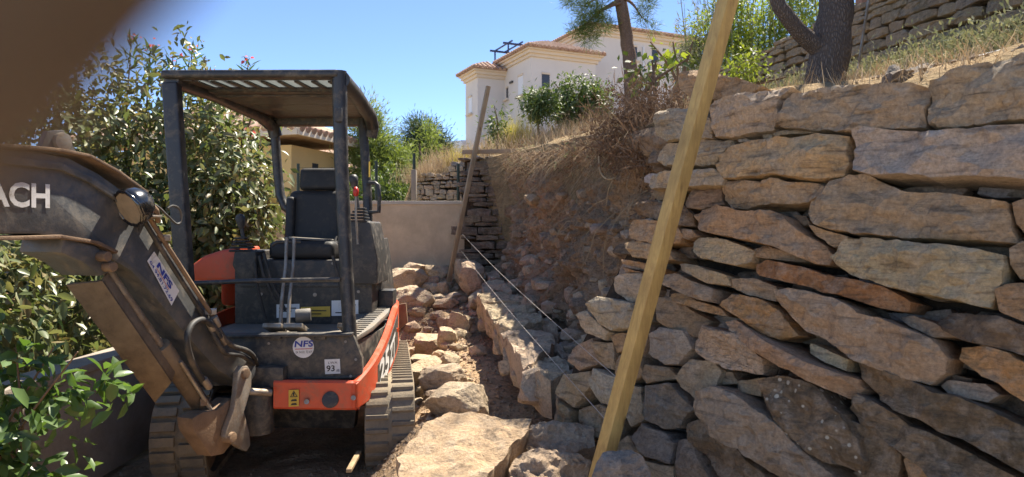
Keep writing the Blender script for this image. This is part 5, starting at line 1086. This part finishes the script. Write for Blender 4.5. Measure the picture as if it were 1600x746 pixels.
# slim pine in front of the pale house
pn = thing('pine_tree', (1.8, 10.8, 2.9), 'slim pine with bare warm brown trunk in front of the pale house', 'tree')
trunk(pn, [(1.92, 10.8, 2.7), P(985, 112, 10.8), P(979, 60, 10.8), P(968, 0, 10.8), P(955, -120, 10.8), P(962, -300, 10.9)], [.125, .11, .10, .095, .08, .03], M['bark_warm'], 'trunk', 14, .03)
BR = [((969, 5), (950, 12), (930, 25)), ((966, -10), (940, -5), (912, 10)), ((968, 0), (935, 20), (905, 48)), ((967, -20), (1000, -15), (1015, 5)), ((972, -5), (992, 10), (1003, 28), (1015, 35)), ((960, -60), (920, -40), (890, -5)), ((963, -90), (1000, -70), (1030, -40))]
for b in BR: trunk(pn, [P(x, y, 10.7) for x, y in b], [.03, .018, .008, .005][:len(b)], M['bark_warm'], 'limb', 6, .02)
ctr = []
for (px, py, r_, n_) in ((915, 15, .20, 900), (930, 35, .16, 800), (905, 45, .12, 500), (940, 10, .18, 700), (922, 60, .10, 350), (948, 40, .10, 300), (1005, 25, .10, 260), (1020, 45, .08, 160), (1010, 5, .14, 400), (890, 0, .15, 500), (925, -30, .3, 900), (1010, -50, .3, 700), (960, -150, .6, 1600), (960, -260, .5, 1400)):
    p = P(px, py, 10.7); ctr.append((p.x, p.y, p.z, r_, r_, r_ * .9, n_))
for k, b in enumerate(ctr): needles(pn, [b[:6]], b[6], 9, .06, (.10, .17), M['pine'], 'needle_clump', .05)

# ------------------------------------------------------------------ bamboo, terracotta wall
bb = thing('bamboo', (4.6, 14.3, 3.6), 'tall yellow green bamboo thicket behind the upper terrace wall', 'bamboo')
for k in range(42):
    x = R.uniform(3.5, 6.4); y = R.uniform(13.8, 15.2); hgt = R.uniform(2.6, 4.2) * (0.8 if x < 4 else 1); dx = R.uniform(-.4, .25)
    trunk(bb, [(x, y, 3.3), (x + dx * .2, y, 3.6 + hgt * .5), (x + dx, y, 3.6 + hgt)], [.018, .014, .004], M['culm'], 'culm', 6)
foliage(bb, [(5.4, 14.5, 5.3, 1.2, .8, 1.9), (4.5, 14.4, 5.2, .8, .7, 1.5), (6.3, 14.5, 5.6, .9, .8, 2.0)], 15000, 420, .18, (.12, .22), .17, M['bamboo'], .3, 1.05, .3, .5, 0, 'foliage', True)
foliage(bb, [(3.75, 14.2, 4.9, .45, .5, 1.4)], 1800, 70, .14, (.10, .2), .15, M['sage'], .3, 1.05, .3, .4, 0, 'sparse_foliage', True)
tw = thing('house_wall', (5.2, 8.2, 3.2), 'reddish brown rendered wall above the upper stone terrace wall', 'wall')
MB().prism([(4.05, 8.0, 3.0), (7.5, 7.4, 3.0), (7.5, 7.4, 6.5), (4.05, 8.0, 4.55)], (.05, .25, 0)).build('wall_face', M['terracotta'], tw, None)
MB().bar((4.02, 8.05, 4.57), (7.55, 7.45, 6.53), .32, .06).build('coping', M['terracotta'], tw, 30, .01)

# ------------------------------------------------------------------ terrace planting
def hz(x, y): return H(x, y)
def roots_on(n, fx, fy):
    out = []
    while len(out) < n:
        x, y = fx(), fy(); e = EDGE(y)
        if x > e + .01: out.append((x, y, hz(x, y) - .02))
    return np.array(out)
g1 = roots_on(5200, lambda: R.uniform(-1.5, 1.6), lambda: R.uniform(8.6, 12.5)); tag(blades('dry_grass', g1, (.18, .55), .3, .007, M['straw']), 'tall dry straw coloured grass along the hill crest', 'grass')
g2 = roots_on(1500, lambda: R.uniform(-.2, 2.8), lambda: R.uniform(3.7, 8.6)); tag(blades('dry_grass', g2, (.08, .28), .5, .005, M['straw']), 'short dry grass on the terrace above the bank', 'grass')
g3 = roots_on(5200, lambda: R.uniform(.8, 3.0), lambda: R.uniform(1.8, 6.5)); g3 = g3[g3[:, 0] < 3.2]; g3[:, 2] -= np.array([.14 * (1 - sm(0, .8, x - EDGE(y))) if y < 3.5 else 0 for x, y, z in g3]); tag(blades('dry_weeds', g3, (.05, .2), .6, .005, M['straw']), 'thin dry weeds around the forked pine', 'weeds')
g4 = []
for k in range(1700):
    y = R.uniform(4.0, 8.3); p = bank_pt(y, R.uniform(.80, 1.0)); g4.append((p.x - .02, p.y, p.z + .03))
tag(blades('hanging_grass', np.array(g4), (.10, .36), .6, .004, M['straw'], None, .5, 4, (-.75, -.25, .05)), 'dry grass and roots hanging over the lip of the cut bank', 'grass')
mb = MB()
for k in range(60):        # roots hanging out of the cut
    y = R.uniform(3.7, 8.2); p = bank_pt(y, R.uniform(.55, .98)) - Vector((.02, 0, 0)); pts = [p]
    q = Vector((R.uniform(-1, -.1), R.uniform(-.7, .7), R.uniform(-1, .2))).normalized()
    for s in range(6):
        q = (q + Vector((R.gauss(0, .25), R.gauss(0, .35), -.32 + R.gauss(0, .2)))).normalized(); pts.append(pts[-1] + q * R.uniform(.03, .09))
    r0 = R.uniform(.0015, .005); mb.tube(pts, [r0 * (1 - .12 * i) for i in range(7)], 4, False)
tag(mb.build('hanging_roots', M['root'], None, 60), 'thin roots dangling from the earth bank', 'roots', kind='stuff')
pt = [P(935, 245, 4.25) + Vector((0, -.02, 0)), P(938, 268, 4.2), P(948, 280, 4.15), P(962, 278, 4.15), P(968, 270, 4.2)]
trunk(None if False else tag(bpy.data.objects.new('root_loop', None), 'curled pale root loop sticking out of the bank below the dry bush', 'root'), pt, [.006, .006, .006, .005, .004], M['root'], 'root', 6)
ro = [o for o in bpy.data.objects if o.name == 'root_loop'][0]; C.objects.link(ro)
# dry brown bush over the end of the stone wall
db = thing('dry_bush', (0.8, 4.3, 1.9), 'brown dried bush hanging over the bank at the wall end', 'bush')
DB = [(0.80, 4.35, 2.12, .26, .3, .24), (0.62, 4.3, 1.98, .2, .25, .2), (0.93, 4.1, 2.05, .18, .3, .25), (.78, 4.0, 1.85, .14, .2, .2)]
foliage(db, DB, 9000, 260, .05, (.012, .03), .45, M['drybush'], .2, 1.05, .3, .3, 0, 'dry_leaves', True)
foliage(db, DB, 2600, 160, .06, (.07, .16), .03, M['drybush'], .1, .95, .3, -.6, 0, 'twigs', True)
LB = [(lerp_pts([(a, q[0]) for a, q in B_top], y) + .04 + R.uniform(-.04, .1), y, lerp_pts([(a, q[1]) for a, q in B_top], y) + R.uniform(-.16, .04), .16, .2, .10) for y in [4.0 + .3 * k for k in range(15)]]
ls = thing('lip_scrub', (0.3, 6, 2.0), 'low brown dried scrub along the lip of the cut bank', 'scrub')
foliage(ls, LB, 7000, 300, .05, (.012, .035), .4, M['drybush'], .2, 1.1, .3, .4, 0, 'dry_leaves', True); foliage(ls, LB, 2500, 160, .06, (.06, .15), .03, M['drybush'], .1, .95, .3, .5, 0, 'twigs', True); foliage(ls, LB[3:], 1300, 90, .05, (.02, .05), .3, M['sage'], .3, 1.1, .3, .2, 0, 'green_leaves', True)
# small tree, round bush, sapling, fig leaves
def small_tree(name, base, h, blobs, n, L, wr, mat, label, cat, stems=1, parts=0):
    t = thing(name, base, label, cat); b = Vector(base)
    for s in range(stems): trunk(t, [b - Vector((0, 0, .1)), b + Vector((R.uniform(-.05, .05), 0, h * .5)), b + Vector((R.uniform(-.1, .1) * stems, 0, h))], [.022, .016, .006], M['twig'], 'trunk' if stems == 1 else 'stem', 7)
    foliage(t, blobs, n, max(16, n // 26), .07, L, wr, mat, .3, 1.03, .4, .4, 0, 'crown', True); return t
small_tree('young_tree', (.43, 10.4, hz(.43, 10.4)), .75, [(.43, 10.4, 3.32, .27, .25, .28)], 2200, (.06, .11), .25, M['bushgreen'], 'small round crowned young tree with thin trunk on the grassy crest', 'tree')
small_tree('round_bush', (1.05, 11, hz(1.05, 11)), .9, [(.98, 11, 3.40, .38, .3, .50), (1.32, 11.1, 3.38, .30, .3, .42)], 6500, (.05, .09), .4, M['bushgreen'], 'dense dark green round bush below the house window', 'bush', 4)
small_tree('sapling', (-.24, 9.6, hz(-.24, 9.6)), .7, [(-.24, 9.6, 2.75, .11, .12, .3), (-.20, 9.6, 3.05, .06, .06, .2)], 420, (.05, .1), .3, M['bushgreen'], 'slender green sapling beside the far batten top', 'sapling')
small_tree('fig_shoots', (.98, 4.9, hz(.98, 4.9)), .45, [(.93, 4.9, 2.52, .14, .15, .1), (1.12, 5.0, 2.6, .08, .1, .08)], 110, (.04, .08), .6, M['bushgreen'], 'green fig shoots above the dried bush', 'shrub', 3)
small_tree('fig_shoots', (1.52, 6.3, hz(1.52, 6.3)), .7, [(1.46, 6.3, 3.02, .13, .15, .08), (1.32, 6.3, 2.9, .1, .1, .1)], 60, (.05, .09), .7, M['lime'], 'pale green broad leaved shoots left of the upper wall end', 'shrub', 3)
small_tree('yellow_shrub', (1.69, 5.0, hz(1.69, 5)), .2, [(1.69, 5.0, 2.60, .10, .1, .10)], 520, (.025, .045), .5, M['lime'], 'small bright yellow green shrub left of the forked pine', 'shrub', 3)
fe = thing('yellow_grass_clump', (.05, 9.8, hz(.05, 9.8)), 'yellow feathery grass clump between sapling and young tree', 'grass'); b = np.array([(.05 + rs.normal() * .13, 9.8 + rs.normal() * .15, hz(.05, 9.8) - .02) for k in range(900)]); blades('blades', b, (.35, .75), .25, .006, M['fennel'], fe)
fe = thing('yellow_grass_clump', (-0.7, 11.2, 2.4), 'yellow green tall grass clump left of the far batten above the rubble wall', 'grass'); b = np.array([(-0.75 + rs.normal() * .14, 11.0 + rs.normal() * .15, 2.35) for k in range(700)]); blades('blades', b, (.25, .6), .25, .006, M['fennel'], fe)
tb = np.array([(-1.25 + rs.normal() * .2, 10.75 + rs.normal() * .2, 2.15) for k in range(1500)]); tag(blades('dry_grass', tb, (.2, .5), .4, .006, M['straw']), 'mound of dry russet grass on top of the rubble wall', 'grass')
sg = tag(bpy.data.objects.new('herb_scrub', None), 'grey green dry herbs at the foot of the upper wall', 'scrub'); C.objects.link(sg); sg.location = (2.2, 5, 2.3)
hb = [(P(px, py, Y).x, Y, hz(P(px, py, Y).x, Y) + .03, r_, r_ * 1.2, .10) for px, py, Y, r_ in ((1215, 120, 5.2, .2), (1255, 115, 5.6, .22), (1180, 125, 5.6, .15), (1340, 100, 5.4, .2), (1380, 95, 5.0, .22), (1430, 95, 4.4, .2), (1470, 90, 4.2, .22), (1520, 85, 3.9, .22), (1560, 80, 3.7, .2), (1600, 75, 3.6, .25), (1140, 125, 7, .25), (1080, 120, 8, .3))]
o = foliage(sg, hb, 15000, 420, .06, (.015, .05), .3, M['sage'], .2, 1.1, .3, -.4, 0, 'leaves', True)
b = []
for x, y, z, r_, _, _ in hb:
    for k in range(90): b.append((x + rs.normal() * r_ * .6, y + rs.normal() * r_ * .6, z - .1))
blades('stalks', np.array(b), (.10, .26), .5, .004, M['sage'], sg)
# rebar stake, pipe, flat boulder on the terrace
rb = [P(1337, 134, 4.7), P(1345, 80, 4.7), P(1357, 0, 4.7), P(1363, -30, 4.7)]; tag(MB().tube(rb, .009, 6).build('metal_rod', M['steel'], None, 60), 'thin leaning metal rod right of the forked pine', 'rod')
tag(MB().tube([P(1488, 106, 3.5), P(1530, 92, 3.45), P(1580, 80, 3.3), P(1640, 68, 3.2)], .02, 10).build('pipe', M['pipe'], None, 60), 'grey pipe lying along the top of the wall at right', 'pipe')
slabrock('flat dark grey boulder lying on the terrace behind the wall top', [(1375,128),(1400,117),(1450,106),(1500,98),(1530,104),(1480,124),(1440,132),(1390,134)], 3.1, (.14, .125, .115), 84, (0, -.4, .9), .1)
# ------------------------------------------------------------------ pale house on the hill
HE1 = Vector((.907, .42, 0)); HE2 = Vector((-.42, .907, 0)); ZU = Vector((0, 0, 1))
hs = thing('pale_house', (2.0, 36, 5.0), 'pale stepped house with tiled roofs on the hill beyond the bank', 'house')
def volume(c0, l1, l2, zt, zb, rise, ov=.38, flat=False):
    c0 = Vector((c0[0], c0[1], 0))
    mb = MB(); q = [c0, c0 + HE1 * l1, c0 + HE1 * l1 + HE2 * l2, c0 + HE2 * l2]; mb.prism([p + ZU * zb for p in q], ZU * (zt - .42 - zb)); wl = mb.build('wall', M['housewhite'], hs, None)
    for k, (o, h) in enumerate(((.10, .16), (.20, .15), (.30, .13))):     # stepped cornice under the eaves
        z = zt - .44 + k * .15; e = o; MB().prism([c0 - HE1 * e - HE2 * e + ZU * z, c0 + HE1 * (l1 + e) - HE2 * e + ZU * z, c0 + HE1 * (l1 + e) + HE2 * (l2 + e) + ZU * z, c0 - HE1 * e + HE2 * (l2 + e) + ZU * z], ZU * h).build('cornice', M['cornice'], hs, None)
    A = c0 - HE1 * ov - HE2 * ov + ZU * zt; B = c0 + HE1 * (l1 + ov) - HE2 * ov + ZU * zt; Cc = c0 + HE1 * (l1 + ov) + HE2 * (l2 + ov) + ZU * zt; D = c0 - HE1 * ov + HE2 * (l2 + ov) + ZU * zt
    m_ = min(l1, l2) / 2 + ov
    if l1 >= l2: r0 = c0 + HE1 * (m_ - ov) + HE2 * (l2 / 2) + ZU * (zt + rise); r1 = c0 + HE1 * (l1 + ov - m_) + HE2 * (l2 / 2) + ZU * (zt + rise)
    else: r0 = c0 + HE2 * (m_ - ov) + HE1 * (l1 / 2) + ZU * (zt + rise); r1 = c0 + HE2 * (l2 + ov - m_) + HE1 * (l1 / 2) + ZU * (zt + rise)
    mb = MB(); vs = [A, B, Cc, D, r0, r1]
    mb.add(vs, [(0, 1, 5, 4), (1, 2, 5), (2, 3, 4, 5), (3, 0, 4)] if l1 >= l2 else [(0, 1, 4), (1, 2, 5, 4), (2, 3, 5), (3, 0, 4, 5)]); mb.add([v - ZU * .06 for v in vs[:4]], [(3, 2, 1, 0)]); mb.add([A, B, B - ZU * .06, A - ZU * .06], [(0, 1, 2, 3)]); mb.add([A, D, D - ZU * .06, A - ZU * .06], [(0, 1, 2, 3)])
    rf = mb.build('roof', M['tile'], hs, None)
    ti = MB()
    for P0, P1, dr in ((A, B, HE2), (A, D, HE1)):
        L = (P1 - P0).length; n = int(L / .24)
        for k in range(n):
            a = P0.lerp(P1, (k + .5) / n) + ZU * .02; sl = Vector((dr.x, dr.y, rise / m_)).normalized(); reach = min(k + .5, n - k - .5) / n * L * 1.02
            ti.tube([a - sl * .06, a + sl * min(reach, m_) * 1.0 + ZU * .02], .085, 6)
    ti.build('roof_tiles', M['tile'], rf, 40)['kind'] = 'stuff'
    return c0
def win(c0, d, nrm, s, z, w_, h, shut=False):
    p = c0 + d * s + ZU * z; f = MB(); f.prism([p - d * w_ / 2 - nrm * .10, p + d * w_ / 2 - nrm * .10, p + d * w_ / 2 - nrm * .10 + ZU * h, p - d * w_ / 2 - nrm * .10 + ZU * h], nrm * .115); fr = f.build('window', M['shutter'] if shut else M['glass'], hs, None)
    fb2 = MB()
    for a, b in (((-.5, 0), (.5, 0)), ((-.5, 1), (.5, 1)), ((-.5, 0), (-.5, 1)), ((.5, 0), (.5, 1))): fb2.bar(p + d * a[0] * w_ + ZU * a[1] * h + nrm * .02, p + d * b[0] * w_ + ZU * b[1] * h + nrm * .02, .09, .09)
    fb2.build('window_frame', M['cornice'], fr, None)
    MB().bar(p - d * (w_ / 2 + .12) - ZU * .06 + nrm * .06, p + d * (w_ / 2 + .12) - ZU * .06 + nrm * .06, .2, .07).build('sill', M['cornice'], fr, None)
N1 = -HE2; N2 = -HE1
a0 = volume((.917, 33.0), 3.6, 3.3, 10.15, 4.0, .85); b0 = volume((-1.75, 35.2), 1.6, 1.7, 9.65, 4.0, .55); c0 = volume((4.17, 36.0), 7.2, 4.6, 12.05, 4.0, .95)
win(a0, HE1, N1, .78, 8.25, .42, .72); win(a0, HE2, N2, 1.15, 8.05, .55, 1.0, True); win(a0, HE2, N2, 2.75, 8.15, .22, .6)
win(b0, HE2, N2, 1.0, 7.5, .45, 0.9, True); win(c0, HE1, N1, 2.6, 10.55, .42, .75); win(c0, HE1, N1, 4.0, 10.55, .42, .75); win(c0, HE2, N2, 1.9, 9.6, .9, 1.1, True)
MB().box(a0 + HE2 * 2.2 + ZU * 8.9 + N2 * .03, (.1, .35, .1), math.atan2(.907, -.42) - math.pi / 2).build('vent', M['glass'], hs, None)
MB().cyl(c0 + HE1 * 3.2 + N1 * .06 + ZU * 6, c0 + HE1 * 3.2 + N1 * .06 + ZU * 11.3, .05, 8).build('drain_pipe', M['shutter'], hs)
pg = MB(); pz = 11.5; p0 = Vector((-.2, 37.3, 0))
for s, t_ in ((0, 0), (3.2, 0), (0, 1.8), (3.2, 1.8)): pg.bar(p0 + HE1 * s + HE2 * t_ + ZU * 9.6, p0 + HE1 * s + HE2 * t_ + ZU * pz, .09, .09, (1, 0, 0))
for t_ in (0, 1.8): pg.bar(p0 - HE1 * .3 + HE2 * t_ + ZU * pz, p0 + HE1 * 3.6 + HE2 * t_ + ZU * pz, .08, .1)
for k in range(6): pg.bar(p0 + HE1 * (.1 + k * .62) - HE2 * .3 + ZU * (pz + .09), p0 + HE1 * (.1 + k * .62) + HE2 * 2.1 + ZU * (pz + .09), .06, .07)
pg.build('pergola', M['blueframe'], hs, None)
MB().prism([b0 + HE2 * 1.7 - HE1 * .2 + ZU * 4, b0 + HE2 * 3 - HE1 * .8 + ZU * 4, b0 + HE2 * 3 - HE1 * .8 + ZU * 6.2, b0 + HE2 * 1.7 - HE1 * .2 + ZU * 6.2], HE1 * .6).build('terrace_parapet', M['shutter'], hs, None)

# ------------------------------------------------------------------ ochre house behind the hedge
yh = thing('ochre_house', (-5.5, 15, -.3), 'ochre yellow rendered house with tiled roof behind the hedge', 'house')
YA = Vector((.287, .958, 0)); YB = Vector((-.958, .287, 0)); yc = Vector((-4.47, 14.0, 0)); mb = MB(); l1, l2 = 2.2, 5.0
mb.prism([yc - ZU * .6, yc + YA * l1 - ZU * .6, yc + YA * l1 + YB * l2 - ZU * .6, yc + YB * l2 - ZU * .6], ZU * 3.75); mb.build('wall', M['houseyellow'], yh, None)
ez = 3.42; e0 = yc - YA * .4 - YB * .42 + ZU * ez; e1 = yc + YA * (l1 + .1) - YB * .42 + ZU * ez; r0 = yc + YA * .9 + YB * 2.2 + ZU * (ez + .85); r1 = yc + YA * (l1 + .1) + YB * 2.2 + ZU * (ez + .85); e3 = yc - YA * .4 + YB * (l2 + .4) + ZU * ez; e4 = yc + YA * (l1 + .1) + YB * (l2 + .4) + ZU * ez
mb = MB(); mb.add([e0, e1, r1, r0, e3, e4], [(0, 1, 2, 3), (0, 3, 4), (3, 2, 5, 4)]); mb.add([v - ZU * .1 for v in (e0, e1, e4, e3)], [(0, 1, 2, 3)]); rf = mb.build('roof', M['tile'], yh, None)
MB().bar(e0 - ZU * .06, e1 - ZU * .06, .05, .14).build('fascia', M['cornice'], yh, None); MB().bar(e0 - ZU * .06, e3 - ZU * .06, .05, .14).build('fascia', M['cornice'], yh, None)
ti = MB(); n = 13; sl = (r0 - (e0 + YA * 1.3)); 
for k in range(n):
    a = e0.lerp(e1, (k + .5) / n); t_ = min(1.0, (k + .8) / n * 2.0); ti.tube([a - YB * .05, a + (YB * 2.62 + ZU * .85) * t_ + ZU * .03], .075, 8)
ti.build('roof_tiles', M['tile'], rf, 50)['kind'] = 'stuff'
ti = MB(); n = 20
for k in range(n):
    a = e0.lerp(e3, (k + .5) / n); t_ = min((k + .5) / n * 2, (n - k - .5) / n * 2); ti.tube([a - YA * .05, a + (YA * 1.3 + ZU * .85) * t_ + ZU * .03], .075, 8)
ti.build('roof_tiles', M['tile'], rf, 50)['kind'] = 'stuff'
p = yc + YA * .75 + ZU * 2.1 - YB * .01; MB().prism([p, p + YA * .22, p + YA * .22 + ZU * .75, p + ZU * .75], YB * .08).build('window', M['glass'], yh, None)
MB().bar(p - YA * .05 - ZU * .03, p + YA * .3 - ZU * .03, .1, .06).build('sill', M['cornice'], yh, None)
# roofs down the slope
def far_house(c, w_, d_, zt, zb, rise, label, wm='housewhite'):
    t = thing('distant_house', (c[0], c[1], zb), label, 'house'); x, y = c
    MB().box((x, y, (zt + zb) / 2), (w_, d_, zt - zb)).build('wall', M[wm], t, None)
    o = .3; mb = MB(); mb.add([(x - w_ / 2 - o, y - d_ / 2 - o, zt), (x + w_ / 2 + o, y - d_ / 2 - o, zt), (x + w_ / 2 + o, y + d_ / 2 + o, zt), (x - w_ / 2 - o, y + d_ / 2 + o, zt), (x - w_ / 2 - o, y, zt + rise), (x + w_ / 2 + o, y, zt + rise)], [(0, 1, 5, 4), (2, 3, 4, 5), (0, 4, 3), (1, 2, 5), (3, 2, 1, 0)]); rf = mb.build('roof', M['tile'], t, None)
    ti = MB()
    for k in range(int((w_ + .6) / .3)): xx = x - w_ / 2 - o + .15 + k * .3; ti.tube([(xx, y - d_ / 2 - o - .05, zt + .03), (xx, y, zt + rise + .04)], .11, 6)
    ti.build('roof_tiles', M['tile'], rf, 50)['kind'] = 'stuff'
    for s in (-.25, .2): MB().box((x + s * w_, y - d_ / 2 - .01, zt - 1.3), (w_ * .12, .06, 1.1)).build('window', M['glass'], t, None)
far_house((-16.5, 62), 6, 7, 7.6, 0, 1.3, 'small far white house with pale pink tiled roof seen past the canopy post')
far_house((-6.9, 28), 2.6, 5, 2.9, -2, 1.1, 'low tiled roof seen between the seat and the joystick', 'houseyellow')
# ------------------------------------------------------------------ background trees
def tree(base, h, blobs, n, L, mat, label, name='tree', wr=.1, cr=.16, cat='tree', lo=.25):
    t = thing(name, base, label, cat); b = Vector(base); trunk(t, [b - ZU * .3, b + ZU * h * .5, b + ZU * h], [.12, .08, .02], M['bark'], 'trunk', 8)
    for k in range(6): a = R.uniform(0, 6.28); z0 = R.uniform(.35, .8) * h; trunk(t, [b + ZU * z0, b + ZU * (z0 + .3) + Vector((math.cos(a), math.sin(a), 0)) * .5], [.03, .008], M['bark'], 'limb', 5)
    foliage(t, blobs, n, max(60, n // 26), cr, L, wr, mat, lo, 1.05, .2, -.2, 0, 'crown', True)
tree((-3.3, 16, -.3), 4.4, [(-3.3, 16, 3.3, .55, .5, .85), (-3.1, 16, 2.4, .85, .7, .8), (-3.35, 16, 3.95, .26, .25, .45), (-2.6, 16.2, 2.8, .5, .5, .6)], 26000, (.10, .2), M['pinelight'], 'light green conical pine right of the canopy post', 'pine_tree', .13)
tree((-2.2, 13.2, -.3), 2.2, [(-2.35, 13.2, 1.9, .55, .5, .75), (-2.9, 13.4, 1.8, .5, .5, .7), (-1.95, 13.0, 1.7, .35, .4, .6)], 11000, (.06, .11), M['lime' if False else 'bushgreen'], 'bushy green hedge shrub behind the concrete wall', 'bush', .35, .1, 'bush')
tree((-3.6, 28, 0), 5.8, [(-3.6, 28, 5.2, .9, .8, .8), (-3.1, 28, 4.6, .8, .8, .8), (-4.3, 28, 4.4, .7, .7, .7)], 17000, (.14, .26), M['pinedark'], 'dark rounded pine left of the dry grass mound', 'pine_tree', .12, .2)
tree((-2.0, 15, -.3), 3.6, [(-1.75, 15, 3.3, .28, .3, .5), (-1.95, 15, 2.8, .4, .4, .5)], 1500, (.08, .14), M['pinelight'], 'thin yellow green shrub below the house corner', 'bush', .2, .1, 'bush')
tree((-10.5, 42, -2), 7.2, [(-10.3, 42, 5.2, 1.3, 1.2, 1.3), (-9.2, 42, 4.2, 1.4, 1.2, 1.6), (-11.0, 42, 3.4, 1.0, 1, 1)], 6000, (.2, .4), M['pinedark'], 'dark far pine beside the distant white house', 'pine_tree', .15, .3)
tree((-14, 50, -2), 5, [(-13.2, 50, 3.0, 1.8, 1.5, 1.2), (-16, 51, 2.5, 2, 1.5, 1.2)], 4500, (.2, .4), M['pinedark'], 'low far green trees below the distant white house', 'tree', .2, .3)
# wire fence behind the concrete wall
fn = thing('wire_fence', (-2.0, 9.6, .8), 'thin dark green wire fence posts behind the concrete wall', 'fence')
for px, yt, Y in ((588, 252, 9.6), (647, 240, 10.1), (716, 256, 9.9), (466, 256, 9.6)): p = P(px, yt, Y); MB().cyl((p.x, p.y, .6), p, .022, 8).build('post', M['postgreen'], fn)
for k in range(7): z = 1.75 + k * .09; MB().tube([(-2.95, 9.62, z), (-1.9, 9.62, z), (-1.43, 10.1, z + .05)], .0025, 4).build('wire', M['postgreen'], fn)
tag(MB().box(P(647, 290, 10.05), (.07, .12, .45)).build('fence_pillar', M['greywall'], None, 30, .01), 'small grey pillar at the left end of the rubble wall', 'pillar')
# ------------------------------------------------------------------ the photographer's hand: one fingertip reaches in front of the lens
cam_d.dof.use_dof = True; cam_d.dof.focus_distance = 3.6; cam_d.dof.aperture_fstop = 5.6     # a phone's few millimetres of aperture
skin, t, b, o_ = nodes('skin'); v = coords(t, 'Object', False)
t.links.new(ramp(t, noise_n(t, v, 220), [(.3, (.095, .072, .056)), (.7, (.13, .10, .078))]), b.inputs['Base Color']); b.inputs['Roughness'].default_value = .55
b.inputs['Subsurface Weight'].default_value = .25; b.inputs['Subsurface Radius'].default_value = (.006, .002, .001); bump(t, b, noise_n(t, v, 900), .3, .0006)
E = EYE
J = {'wrist': (-.185, -.085, -.105, .026), 'palm': (-.135, -.045, -.070, .027),
     'i0': (-.092, -.016, -.026, .0120), 'i1': (-.054, .018, -.012, .0105), 'i2': (-.0296, .030, .0082, .0104), 'i3': (-.0155, .032, .0260, .0098),
     'm0': (-.105, -.016, -.048, .0115), 'm1': (-.082, .016, -.046, .0095), 'm2': (-.066, .002, -.044, .0085), 'm3': (-.074, -.014, -.046, .0076),
     'r0': (-.112, -.020, -.070, .011), 'r1': (-.090, .010, -.070, .009), 'r2': (-.076, -.004, -.070, .0082), 'r3': (-.084, -.018, -.071, .0074),
     'l0': (-.120, -.028, -.090, .010), 'l1': (-.102, -.004, -.092, .0085), 'l2': (-.090, -.014, -.092, .0075), 'l3': (-.095, -.026, -.092, .0068),
     't0': (-.130, -.062, -.040, .0125), 't1': (-.100, -.066, -.026, .0105), 't2': (-.075, -.058, -.024, .009)}
ED = [('wrist', 'palm')] + [('palm', f + '0') for f in 'imrl'] + [('palm', 't0'), ('t0', 't1'), ('t1', 't2')] + [(f + a, f + c_) for f in 'imrl' for a, c_ in (('0', '1'), ('1', '2'), ('2', '3'))]
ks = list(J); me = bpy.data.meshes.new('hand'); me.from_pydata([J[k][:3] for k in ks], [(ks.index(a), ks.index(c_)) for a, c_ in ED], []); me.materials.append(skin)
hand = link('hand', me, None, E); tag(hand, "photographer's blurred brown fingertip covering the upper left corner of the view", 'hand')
md = hand.modifiers.new('skin', 'SKIN'); md.use_smooth_shade = True
for k, sv_ in zip(ks, me.skin_vertices[0].data): sv_.radius = (J[k][3], J[k][3]); sv_.use_root = k == 'palm'
sd = hand.modifiers.new('sub', 'SUBSURF'); sd.levels = 2; sd.render_levels = 2
nl = MB(); a_, b_ = Vector(J['i2'][:3]) + E, Vector(J['i3'][:3]) + E; ax_ = (b_ - a_).normalized(); up_ = Vector((0, 1, .2)); up_ = (up_ - ax_ * up_.dot(ax_)).normalized(); sx_ = ax_.cross(up_)
nl.prism([b_ + ax_ * (u * .011 - .006) + sx_ * w_ * .0052 + up_ * (.0074 - .0018 * w_ * w_) for u, w_ in ((0, -1), (.1, 0), (0, 1), (.7, 1), (1.1, .6), (1.2, 0), (1.1, -.6), (.7, -1))], up_ * .0006); nl.build('fingernail', simple('nail', (.55, .38, .31), .35), hand, 60)
